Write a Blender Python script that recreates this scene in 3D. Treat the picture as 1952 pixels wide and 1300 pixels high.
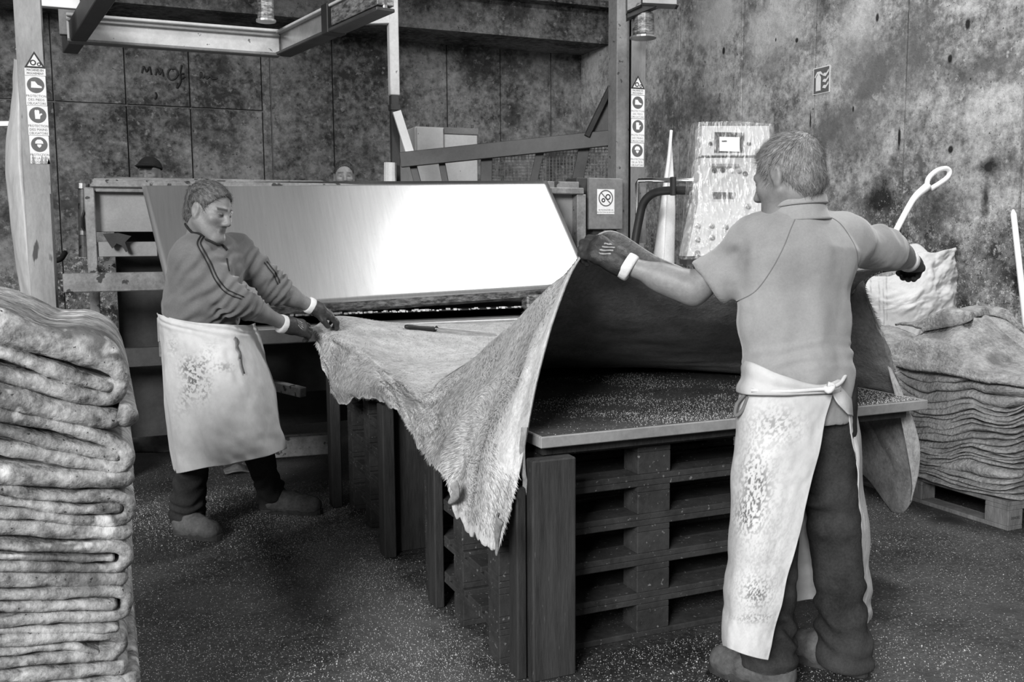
import bpy, bmesh, math, random
import numpy as np
from mathutils import Vector, Matrix
from mathutils.bvhtree import BVHTree

for o in list(bpy.data.objects):
    bpy.data.objects.remove(o)
rng = np.random.default_rng(7)
random.seed(7)
scn = bpy.context.scene
COL = scn.collection

# ------------------------------------------------------------------ camera
F, CX, CY, CH = 1800.0, 976.0, 650.0, 1.42        # focal length in pixels of a 1952 x 1300 frame
def _rx(a):
    c, s = math.cos(a), math.sin(a); return np.array([[1, 0, 0], [0, c, -s], [0, s, c]])
def _rz(a):
    c, s = math.cos(a), math.sin(a); return np.array([[c, -s, 0], [s, c, 0], [0, 0, 1]])
CR = _rz(math.radians(-23.2)) @ _rx(math.radians(90 - 6.03)) @ _rz(-0.007)
CO = np.array([0.0, 0.0, CH])
cam_data = bpy.data.cameras.new('camera')
cam_data.sensor_width = 36.0
cam_data.lens = F / 1952.0 * 36.0
cam_data.clip_end = 100
cam = bpy.data.objects.new('camera', cam_data)
m4 = np.eye(4); m4[:3, :3] = CR; m4[:3, 3] = CO
cam.matrix_world = Matrix(m4.tolist())
COL.objects.link(cam)
scn.camera = cam

# ------------------------------------------------------------------ light
world = bpy.data.worlds.new('hall_daylight'); scn.world = world
world.use_nodes = True
bg = world.node_tree.nodes['Background']
bg.inputs[0].default_value = (1, 1, 1, 1)
bg.inputs[1].default_value = 0.155
def area_light(name, loc, target, sx, sy, power):
    l = bpy.data.lights.new(name, 'AREA'); l.shape = 'RECTANGLE'; l.size = sx; l.size_y = sy; l.energy = power
    o = bpy.data.objects.new(name, l); COL.objects.link(o); o.location = loc
    o.rotation_euler = (Vector(target) - Vector(loc)).to_track_quat('-Z', 'Y').to_euler()
    return o
area_light('roof_skylight_offscreen', (4.55, 3.75, 6.2), (4.2, 4.4, 0), 1.2, 1.0, 215)
area_light('high_window_left_offscreen', (-8.0, -6.5, 6.6), (1.6, 4.2, 0.9), 5.0, 4.0, 2500)
vs = scn.view_settings
vs.view_transform = 'Standard'; vs.look = 'None'; vs.gamma = 1.0; vs.use_curve_mapping = False
vs.exposure = 0.24

# ------------------------------------------------------------------ photo pixels to places
def ray(x, y):
    return CR @ np.array([(x - CX) / F, -(y - CY) / F, -1.0])
def P(x, y, dep):
    return CO + ray(x, y) * dep
def PZ(x, y, z=0.0):
    v = ray(x, y); return CO + v * ((z - CH) / v[2])
def PY(x, y, Y):
    v = ray(x, y); return CO + v * (Y / v[1])
def PX(x, y, X):
    v = ray(x, y); return CO + v * (X / v[0])
def proj(p):
    q = (np.asarray(p, float) - CO) @ CR
    return np.stack([CX + F * q[..., 0] / -q[..., 2], CY - F * q[..., 1] / -q[..., 2], -q[..., 2]], -1)
def cam_dir(x, y, z):
    v = CR @ np.array([x, y, z], float); return v / np.linalg.norm(v)
def unit(v):
    v = np.asarray(v, float); return v / (np.linalg.norm(v) + 1e-12)

# ------------------------------------------------------------------ objects
def wloc(o):
    l = np.zeros(3)
    while o is not None:
        l += np.array(o.location); o = o.parent
    return l
def tag(o, label=None, cat=None, group=None, kind=None):
    if label: o['label'] = label
    if cat: o['category'] = cat
    if group: o['group'] = group
    if kind: o['kind'] = kind
    return o
def thing(name, loc, label, cat, group=None):
    o = bpy.data.objects.new(name, None); COL.objects.link(o)
    o.location = [float(a) for a in loc]; o.empty_display_size = 0.1
    return tag(o, label, cat, group)
def mk(name, V, faces, mat, parent=None, smooth=False, origin=None, tone=None, midx=None, local=False):
    """one mesh object from world-space vertices; faces = array of quads or list of polygons"""
    V = np.asarray(V, float)
    if parent is not None:
        org = wloc(parent) if not local else np.zeros(3)
        if local: org = np.zeros(3)
    elif origin is not None:
        org = np.asarray(origin, float)
    elif local:
        org = np.zeros(3)
    else:
        org = np.array([(V[:, 0].min() + V[:, 0].max()) / 2, (V[:, 1].min() + V[:, 1].max()) / 2, V[:, 2].min()])
    me = bpy.data.meshes.new(name)
    L = V - org
    if isinstance(faces, np.ndarray):
        n, k = faces.shape
        me.vertices.add(len(L)); me.vertices.foreach_set('co', L.astype(np.float32).ravel())
        me.loops.add(n * k); me.loops.foreach_set('vertex_index', faces.astype(np.int32).ravel())
        me.polygons.add(n)
        me.polygons.foreach_set('loop_start', (np.arange(n) * k).astype(np.int32))
        me.polygons.foreach_set('loop_total', np.full(n, k, np.int32))
        me.update(calc_edges=True)
        me.validate()
    else:
        me.from_pydata(L.tolist(), [], [list(map(int, f)) for f in faces]); me.update()
    if smooth:
        me.polygons.foreach_set('use_smooth', np.ones(len(me.polygons), bool))
    for mm in (mat if isinstance(mat, (list, tuple)) else [mat]):
        me.materials.append(mm)
    if midx is not None and len(midx) == len(me.polygons):
        me.polygons.foreach_set('material_index', np.asarray(midx, np.int32))
    if tone is not None:
        a = me.color_attributes.new('tone', 'FLOAT_COLOR', 'POINT')
        t = np.asarray(tone, np.float32)
        a.data.foreach_set('color', np.stack([t, t, t, np.ones_like(t)], -1).ravel())
    o = bpy.data.objects.new(name, me); COL.objects.link(o)
    if parent is not None: o.parent = parent
    if not (parent is not None and local) and parent is None: o.location = org
    return o
def copy_tree(o, parent=None):
    c = o.copy(); COL.objects.link(c); c.parent = parent
    for ch in list(o.children):
        copy_tree(ch, c)
    return c

class MB:
    """collects simple solids for one mesh"""
    def __init__(s): s.V = []; s.F = []; s.n = 0
    def add(s, V, Fc):
        V = np.asarray(V, float); s.V.append(V)
        s.F += [[i + s.n for i in f] for f in Fc]; s.n += len(V); return s
    def box(s, lo, hi, bev=0.0):
        lo = np.minimum(lo, hi); hi2 = np.maximum(lo, hi)
        return s.obox((np.asarray(lo) + hi2) / 2, (hi2 - lo), None, bev)
    def obox(s, c, size, M=None, bev=0.0):
        c = np.asarray(c, float); h = np.asarray(size, float) / 2
        b = min(bev, 0.45 * h.min())
        if b <= 0:
            pts = np.array([[x, y, z] for x in (-1, 1) for y in (-1, 1) for z in (-1, 1)]) * h
            Fc = [[0, 1, 3, 2], [4, 6, 7, 5], [0, 4, 5, 1], [2, 3, 7, 6], [0, 2, 6, 4], [1, 5, 7, 3]]
        else:
            pts = []; ix = {}
            for x in (-1, 1):
                for y in (-1, 1):
                    for z in (-1, 1):
                        sg = np.array([x, y, z])
                        for a in range(3):
                            q = sg * (h - b); q[a] = sg[a] * h[a]
                            ix[(x, y, z, a)] = len(pts); pts.append(q)
            pts = np.array(pts); Fc = []
            for a in range(3):
                o1, o2 = [k for k in range(3) if k != a]
                for sgn in (-1, 1):
                    f = []
                    for p, q in ((-1, -1), (1, -1), (1, 1), (-1, 1)):
                        k = [0, 0, 0]; k[a] = sgn; k[o1] = p; k[o2] = q; f.append(ix[(*k, a)])
                    Fc.append(f if (sgn > 0) == (a != 1) else f[::-1])
            for a in range(3):
                o1, o2 = [k for k in range(3) if k != a]
                for p in (-1, 1):
                    for q in (-1, 1):
                        k0 = [0, 0, 0]; k1 = [0, 0, 0]; k0[a] = -1; k1[a] = 1
                        k0[o1] = k1[o1] = p; k0[o2] = k1[o2] = q
                        f = [ix[(*k0, o1)], ix[(*k1, o1)], ix[(*k1, o2)], ix[(*k0, o2)]]
                        Fc.append(f if (p * q > 0) == (a == 1) else f[::-1])
            for x in (-1, 1):
                for y in (-1, 1):
                    for z in (-1, 1):
                        f = [ix[(x, y, z, 0)], ix[(x, y, z, 1)], ix[(x, y, z, 2)]]
                        Fc.append(f if x * y * z > 0 else f[::-1])
        if M is not None: pts = pts @ np.asarray(M).T
        return s.add(pts + c, Fc)
    def beam(s, a, b, w, h, up=(0, 0, 1), bev=0.0):
        a = np.asarray(a, float); b = np.asarray(b, float); d = unit(b - a)
        u = np.asarray(up, float); sd = unit(np.cross(d, u)); u = unit(np.cross(sd, d))
        return s.obox((a + b) / 2, (np.linalg.norm(b - a), w, h), np.stack([d, sd, u], 1), bev)
    def tube(s, path, r, n=8, cap=True):
        path = np.asarray(path, float); m = len(path)
        r = np.broadcast_to(np.asarray(r, float), (m,))
        t = np.gradient(path, axis=0); t /= np.linalg.norm(t, axis=1)[:, None] + 1e-12
        ref = np.array([0, 0, 1.0]) if abs(t[0][2]) < .9 else np.array([1.0, 0, 0])
        V = []; u = unit(np.cross(t[0], ref))
        for i in range(m):
            u = unit(u - t[i] * (u @ t[i])); w = np.cross(t[i], u)
            for k in range(n):
                a = 2 * math.pi * k / n
                V.append(path[i] + r[i] * (math.cos(a) * u + math.sin(a) * w))
        Fc = [[i * n + k, i * n + (k + 1) % n, (i + 1) * n + (k + 1) % n, (i + 1) * n + k] for i in range(m - 1) for k in range(n)]
        if cap: Fc += [list(range(n))[::-1], [(m - 1) * n + k for k in range(n)]]
        return s.add(V, Fc)
    def cyl(s, a, b, r, n=16, r2=None):
        return s.tube([a, b], [r, r if r2 is None else r2], n)
    def lathe(s, c, axis, prof, n=20):
        axis = unit(axis); ref = np.array([0, 0, 1.0]) if abs(axis[2]) < .9 else np.array([1.0, 0, 0])
        u = unit(np.cross(axis, ref)); w = np.cross(axis, u); V = []; c = np.asarray(c, float)
        for r, z in prof:
            for k in range(n):
                a = 2 * math.pi * k / n
                V.append(c + axis * z + r * (math.cos(a) * u + math.sin(a) * w))
        m = len(prof)
        Fc = [[i * n + k, i * n + (k + 1) % n, (i + 1) * n + (k + 1) % n, (i + 1) * n + k] for i in range(m - 1) for k in range(n)]
        Fc += [list(range(n))[::-1], [(m - 1) * n + k for k in range(n)]]
        return s.add(V, Fc)
    def prism(s, pts, ext):
        """flat polygon (3D points) pushed along ext"""
        pts = np.asarray(pts, float); n = len(pts); ext = np.asarray(ext, float)
        return s.add(np.concatenate([pts, pts + ext]), [list(range(n))[::-1], list(range(n, 2 * n))] + [[k, (k + 1) % n, (k + 1) % n + n, k + n] for k in range(n)])
    def build(s, name, mat, parent=None, smooth=False, **k):
        o = mk(name, np.concatenate(s.V), s.F, mat, parent, smooth, **k)
        bm = bmesh.new(); bm.from_mesh(o.data); bmesh.ops.recalc_face_normals(bm, faces=bm.faces); bm.to_mesh(o.data); bm.free()
        return o

# ------------------------------------------------------------------ smooth value noise and splines
_T = rng.random((32, 32, 32)).astype(np.float32)
def vnoise(p, seed=0):
    p = np.asarray(p, float) + np.array([seed * 7.13, seed * 3.71, seed * 5.37])
    i = np.floor(p).astype(int); f = p - i; f = f * f * (3 - 2 * f)
    r = 0
    for a in (0, 1):
        for b in (0, 1):
            for c in (0, 1):
                w = (f[..., 0] if a else 1 - f[..., 0]) * (f[..., 1] if b else 1 - f[..., 1]) * (f[..., 2] if c else 1 - f[..., 2])
                r = r + w * _T[(i[..., 0] + a) % 32, (i[..., 1] + b) % 32, (i[..., 2] + c) % 32]
    return r * 2 - 1
def fbm(p, seed=0, o=3):
    p = np.asarray(p, float); return sum(vnoise(p * 2 ** k, seed + k) * .5 ** k for k in range(o))
def cr1(C, n):
    """Catmull-Rom along axis 0"""
    C = np.asarray(C, float); m = len(C)
    E = np.concatenate([[2 * C[0] - C[1]], C, [2 * C[-1] - C[-2]]])
    t = np.linspace(0, m - 1, n); i = np.minimum(t.astype(int), m - 2); f = (t - i).reshape((-1,) + (1,) * (C.ndim - 1))
    p0, p1, p2, p3 = E[i], E[i + 1], E[i + 2], E[i + 3]
    return .5 * ((2 * p1) + (-p0 + p2) * f + (2 * p0 - 5 * p1 + 4 * p2 - p3) * f ** 2 + (-p0 + 3 * p1 - 3 * p2 + p3) * f ** 3)
def patch(C, nu, nv):
    """control grid [row][col] of points -> smooth grid [nu][nv]"""
    return cr1(cr1(C, nu).transpose(1, 0, 2), nv).transpose(1, 0, 2)
def grid_normals(G):
    n = np.cross(np.gradient(G, axis=1), np.gradient(G, axis=0))
    return n / (np.linalg.norm(n, axis=-1, keepdims=True) + 1e-12)
def sheet(name, G, th, mat, parent=None, tone=None, tone_under=None, **k):
    """closed thin shell around a grid of points; front side = +normal"""
    nu, nv = G.shape[:2]; N = grid_normals(G)
    A = (G + N * th / 2).reshape(-1, 3); B = (G - N * th / 2).reshape(-1, 3); n = nu * nv
    I = np.arange(n).reshape(nu, nv)
    q = np.stack([I[:-1, :-1], I[:-1, 1:], I[1:, 1:], I[1:, :-1]], -1).reshape(-1, 4)
    rim = np.concatenate([I[0, :], I[1:, -1], I[-1, -2::-1], I[-2:0:-1, 0]])
    r2 = np.roll(rim, -1)
    side = np.stack([rim, rim + n, r2 + n, r2], -1)
    Fc = np.concatenate([q, q[:, ::-1] + n, side])
    mi = np.concatenate([np.zeros(len(q)), np.ones(len(q)), np.ones(len(side))]).astype(int) if isinstance(mat, (list, tuple)) else None
    t = None
    if tone is not None:
        tu = tone if tone_under is None else tone_under
        t = np.concatenate([tone.ravel(), tu.ravel()])
    return mk(name, np.concatenate([A, B]), Fc, mat, parent, True, tone=t, midx=mi, **k)

# ------------------------------------------------------------------ bodies as one smooth surface: distance fields meshed with surface nets
class SDF:
    def __init__(s): s.ops = []
    def cap(s, a, b, r1, r2, k=.02, axis=None, sc=1.0, mode='u', clip=None):
        a = np.asarray(a, float); b = np.asarray(b, float); R = max(r1, r2) * max(1, sc)
        s.ops.append((mode, np.minimum(a, b) - R, np.maximum(a, b) + R, k, ('c', a, b, r1, r2, None if axis is None else unit(axis), sc), clip)); return s
    def ell(s, c, r, M=None, k=.02, mode='u', clip=None):
        c = np.asarray(c, float); r = np.asarray(r, float); R = r.max()
        s.ops.append((mode, c - R, c + R, k, ('e', c, r, np.eye(3) if M is None else np.asarray(M)), clip)); return s
    @staticmethod
    def ev(p, pr):
        if pr[0] == 'c':
            _, a, b, r1, r2, ax, sc = pr
            q = p - a; ba = b - a
            if ax is not None:
                q = q - ax * ((q @ ax) * (1 - 1 / sc))[..., None]; ba = ba - ax * ((ba @ ax) * (1 - 1 / sc))
            t = np.clip((q @ ba) / (ba @ ba + 1e-12), 0, 1)
            return np.linalg.norm(q - t[..., None] * ba, axis=-1) - (r1 + (r2 - r1) * t)
        _, c, r, M = pr
        q = (p - c) @ M
        k0 = np.linalg.norm(q / r, axis=-1); k1 = np.linalg.norm(q / (r * r), axis=-1) + 1e-9
        return k0 * (k0 - 1) / k1
    def mesh(s, h=.006, zfine=None, hf=.0035):
        U = [o for o in s.ops if o[0] == 'u']
        lo = np.min([o[1] for o in U], 0) - 4 * h; hi = np.max([o[2] for o in U], 0) + 4 * h
        ax = [np.arange(lo[i], hi[i] + h, h) for i in range(3)]
        if zfine is not None:
            ax[2] = np.concatenate([np.arange(lo[2], zfine, h), np.arange(zfine, hi[2] + h, hf)])
        ax = [a.astype(np.float32) for a in ax]
        f = np.full([len(a) for a in ax], .5, np.float32)
        for mode, l, u, k, pr, clip in s.ops:
            e = k + 3 * h
            i0 = [max(0, np.searchsorted(ax[i], l[i] - e) - 1) for i in range(3)]
            i1 = [min(len(ax[i]), np.searchsorted(ax[i], u[i] + e) + 1) for i in range(3)]
            if any(a >= b for a, b in zip(i0, i1)): continue
            g = np.stack(np.meshgrid(*[ax[i][i0[i]:i1[i]] for i in range(3)], indexing='ij'), -1)
            d = s.ev(g, pr)
            if clip is not None:
                for c, n in clip: d = np.maximum(d, (g - np.asarray(c)) @ np.asarray(n))
            sl = tuple(slice(a, b) for a, b in zip(i0, i1)); o = f[sl]
            if mode == 'u':
                w = np.maximum(k - np.abs(o - d), 0) / k; f[sl] = np.minimum(o, d) - w * w * k / 4
            elif mode == 's':
                d = -d; w = np.maximum(k - np.abs(o - d), 0) / k; f[sl] = np.maximum(o, d) + w * w * k / 4
        return surface_nets(f, ax)
def surface_nets(f, ax):
    s = f < 0
    c = np.zeros([n - 1 for n in f.shape], np.uint8)
    offs = [(a, b, d) for a in (0, 1) for b in (0, 1) for d in (0, 1)]
    sl = lambda o, n: slice(o, n - 1 + o)
    for o in offs: c += s[sl(o[0], s.shape[0]), sl(o[1], s.shape[1]), sl(o[2], s.shape[2])]
    act = (c > 0) & (c < 8); idx = np.argwhere(act)
    val = {o: f[idx[:, 0] + o[0], idx[:, 1] + o[1], idx[:, 2] + o[2]] for o in offs}
    acc = np.zeros((len(idx), 3)); cnt = np.zeros(len(idx))
    for o in offs:
        for a in range(3):
            if o[a] == 0:
                p = list(o); p[a] = 1; v0, v1 = val[o], val[tuple(p)]
                x = (v0 < 0) != (v1 < 0)
                t = np.where(x, v0 / np.where(x, v0 - v1, 1), 0)
                q = np.tile(np.array(o, float), (len(idx), 1)); q[:, a] += t
                acc += q * x[:, None]; cnt += x
    fr = acc / cnt[:, None]
    V = np.stack([ax[i][idx[:, i]] + fr[:, i] * (ax[i][np.minimum(idx[:, i] + 1, len(ax[i]) - 1)] - ax[i][idx[:, i]]) for i in range(3)], -1)
    cid = np.full(act.shape, -1, np.int64); cid[tuple(idx.T)] = np.arange(len(idx))
    Q = []
    for a in range(3):
        b, d = (a + 1) % 3, (a + 2) % 3
        s0 = [slice(None)] * 3; s1 = [slice(None)] * 3; s0[a] = slice(0, -1); s1[a] = slice(1, None)
        e = np.argwhere(s[tuple(s0)] != s[tuple(s1)])
        e = e[(e[:, b] > 0) & (e[:, d] > 0) & (e[:, b] < act.shape[b]) & (e[:, d] < act.shape[d])]
        sg = s[tuple(e.T)]
        def cell(db, dd):
            k = e.copy(); k[:, b] += db; k[:, d] += dd; return cid[tuple(k.T)]
        q = np.stack([cell(-1, -1), cell(0, -1), cell(0, 0), cell(-1, 0)], -1)
        Q.append(np.where(sg[:, None], q, q[:, ::-1]))
    Q = np.concatenate(Q); Q = Q[(Q >= 0).all(1)]
    return V, Q
def vnormals(V, Q):
    n = np.cross(V[Q[:, 2]] - V[Q[:, 0]], V[Q[:, 3]] - V[Q[:, 1]])
    N = np.zeros_like(V)
    for k in range(4):
        for a in range(3): N[:, a] += np.bincount(Q[:, k], n[:, a], len(V))
    return N / (np.linalg.norm(N, axis=1)[:, None] + 1e-12)
def relax(V, Q, it=2, w=.5):
    n = len(V); e0 = Q.ravel(); e1 = np.roll(Q, -1, 1).ravel(); dg = np.bincount(e0, minlength=n) + np.bincount(e1, minlength=n)
    for _ in range(it):
        A = np.stack([np.bincount(e0, V[e1, a], n) + np.bincount(e1, V[e0, a], n) for a in range(3)], -1) / np.maximum(dg, 1)[:, None]
        V = V + (A - V) * w
    return V
def bvh_of(o):
    l = wloc(o); me = o.data
    return BVHTree.FromPolygons([Vector(v.co) + Vector(l) for v in me.vertices], [list(p.vertices) for p in me.polygons])
def cast(bvh, x, y, off=0.0):
    d = ray(x, y); h = bvh.ray_cast(Vector(CO), Vector(d).normalized())
    if h[0] is None: return None
    return np.array(h[0]) + np.array(h[1]) * off
def ribbon(name, pts, nrm, w, th, mat, parent):
    """thin flat band lying along points on a surface"""
    pts = np.asarray(pts); t = np.gradient(pts, axis=0); t /= np.linalg.norm(t, axis=1)[:, None] + 1e-12
    nrm = np.asarray(nrm); sd = np.cross(t, nrm); sd /= np.linalg.norm(sd, axis=1)[:, None] + 1e-12
    w = np.broadcast_to(np.asarray(w, float), (len(pts),))[:, None]
    G = np.stack([pts + sd * w / 2, pts - sd * w / 2], 1)
    return sheet(name, G, th, mat, parent)
def cast_path(bvh, pxs, n, off):
    pp = cr1(np.asarray(pxs, float), n); A = []; B = []
    for x, y in pp:
        d = ray(x, y); h = bvh.ray_cast(Vector(CO), Vector(d).normalized())
        if h[0] is None: continue
        A.append(np.array(h[0]) + np.array(h[1]) * off); B.append(np.array(h[1]))
    return np.array(A), np.array(B)
_txt = {}
def text_geo(body):
    if body in _txt: return _txt[body]
    cu = bpy.data.curves.new('lettering', 'FONT'); cu.body = body; cu.align_x = 'CENTER'; cu.size = 1.0; cu.resolution_u = 2
    o = bpy.data.objects.new('lettering', cu); COL.objects.link(o)
    bpy.context.view_layer.update()
    me = o.to_mesh(); V = np.array([v.co[:] for v in me.vertices]); Fc = [list(p.vertices) for p in me.polygons]
    o.to_mesh_clear(); bpy.data.objects.remove(o); bpy.data.curves.remove(cu)
    _txt[body] = (V, Fc); return V, Fc
def add_text(mb, body, c, xd, zd, size, wide=1.0):
    V, Fc = text_geo(body); xd = np.asarray(xd); zd = np.asarray(zd)
    mb.add(np.asarray(c) + V[:, :1] * xd * size * wide + V[:, 1:2] * zd * size, Fc)

# ------------------------------------------------------------------ materials
def nn(nt, t, **kw):
    n = nt.nodes.new(t)
    for k, v in kw.items(): setattr(n, k, v)
    return n
def M(name, lo, hi=None, scale=6.0, detail=6.0, rough=.75, bump=.15, metal=0.0, stretch=(1, 1, 1), ramp=(.35, .65), tone=False,
      fine=40.0, finew=.35, spots=None, spec=.4, bscale=None, aniso=0.0, distort=0.0, space='pos', sheen=0.0):
    """grey procedural material: two octaves of noise between lo and hi, optional dark or light spots (scale, threshold, value)"""
    hi = lo if hi is None else hi
    m = bpy.data.materials.new(name); m.use_nodes = True; nt = m.node_tree; L = nt.links.new
    b = nt.nodes['Principled BSDF']
    b.inputs['Roughness'].default_value = rough; b.inputs['Metallic'].default_value = metal
    b.inputs['Specular IOR Level'].default_value = spec
    if aniso: b.inputs['Anisotropic'].default_value = aniso
    if sheen: b.inputs['Sheen Weight'].default_value = sheen
    if space == 'pos': src = nn(nt, 'ShaderNodeNewGeometry').outputs['Position']
    else: src = nn(nt, 'ShaderNodeTexCoord').outputs['Object']
    mp = nn(nt, 'ShaderNodeMapping'); mp.inputs['Scale'].default_value = stretch; L(src, mp.inputs['Vector'])
    n1 = nn(nt, 'ShaderNodeTexNoise'); n1.inputs['Scale'].default_value = scale; n1.inputs['Detail'].default_value = detail; n1.inputs['Roughness'].default_value = .65
    n1.inputs['Distortion'].default_value = distort
    n2 = nn(nt, 'ShaderNodeTexNoise'); n2.inputs['Scale'].default_value = fine; n2.inputs['Detail'].default_value = 5; n2.inputs['Roughness'].default_value = .7
    L(mp.outputs[0], n1.inputs['Vector']); L(mp.outputs[0], n2.inputs['Vector'])
    mx = nn(nt, 'ShaderNodeMix'); mx.inputs[0].default_value = finew; L(n1.outputs[0], mx.inputs[2]); L(n2.outputs[0], mx.inputs[3])
    rp = nn(nt, 'ShaderNodeValToRGB'); L(mx.outputs[0], rp.inputs[0])
    e = rp.color_ramp.elements; e[0].position, e[1].position = ramp; e[0].color = (lo, lo, lo, 1); e[1].color = (hi, hi, hi, 1)
    out = rp.outputs[0]
    for sp in (spots or []):
        sc, th, val = sp[:3]; wd = sp[3] if len(sp) > 3 else .03
        ns = nn(nt, 'ShaderNodeTexNoise'); ns.inputs['Scale'].default_value = sc; ns.inputs['Detail'].default_value = 3; L(mp.outputs[0], ns.inputs['Vector'])
        r2 = nn(nt, 'ShaderNodeValToRGB'); L(ns.outputs[0], r2.inputs[0])
        r2.color_ramp.elements[0].position = th; r2.color_ramp.elements[1].position = th + wd
        m2 = nn(nt, 'ShaderNodeMix', data_type='RGBA'); L(r2.outputs[0], m2.inputs[0]); L(out, m2.inputs[6]); m2.inputs[7].default_value = (val, val, val, 1)
        out = m2.outputs[2]
    if tone:
        at = nn(nt, 'ShaderNodeAttribute', attribute_name='tone')
        mu = nn(nt, 'ShaderNodeMix', data_type='RGBA', blend_type='MULTIPLY'); mu.inputs[0].default_value = 1
        L(out, mu.inputs[6]); L(at.outputs['Color'], mu.inputs[7]); out = mu.outputs[2]
    L(out, b.inputs['Base Color'])
    if bump:
        bp = nn(nt, 'ShaderNodeBump'); bp.inputs['Strength'].default_value = bump; bp.inputs['Distance'].default_value = .02
        if bscale:
            n3 = nn(nt, 'ShaderNodeTexNoise'); n3.inputs['Scale'].default_value = bscale; n3.inputs['Detail'].default_value = 4; L(mp.outputs[0], n3.inputs['Vector']); L(n3.outputs[0], bp.inputs['Height'])
        else: L(mx.outputs[0], bp.inputs['Height'])
        L(bp.outputs[0], b.inputs['Normal'])
    return m
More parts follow.
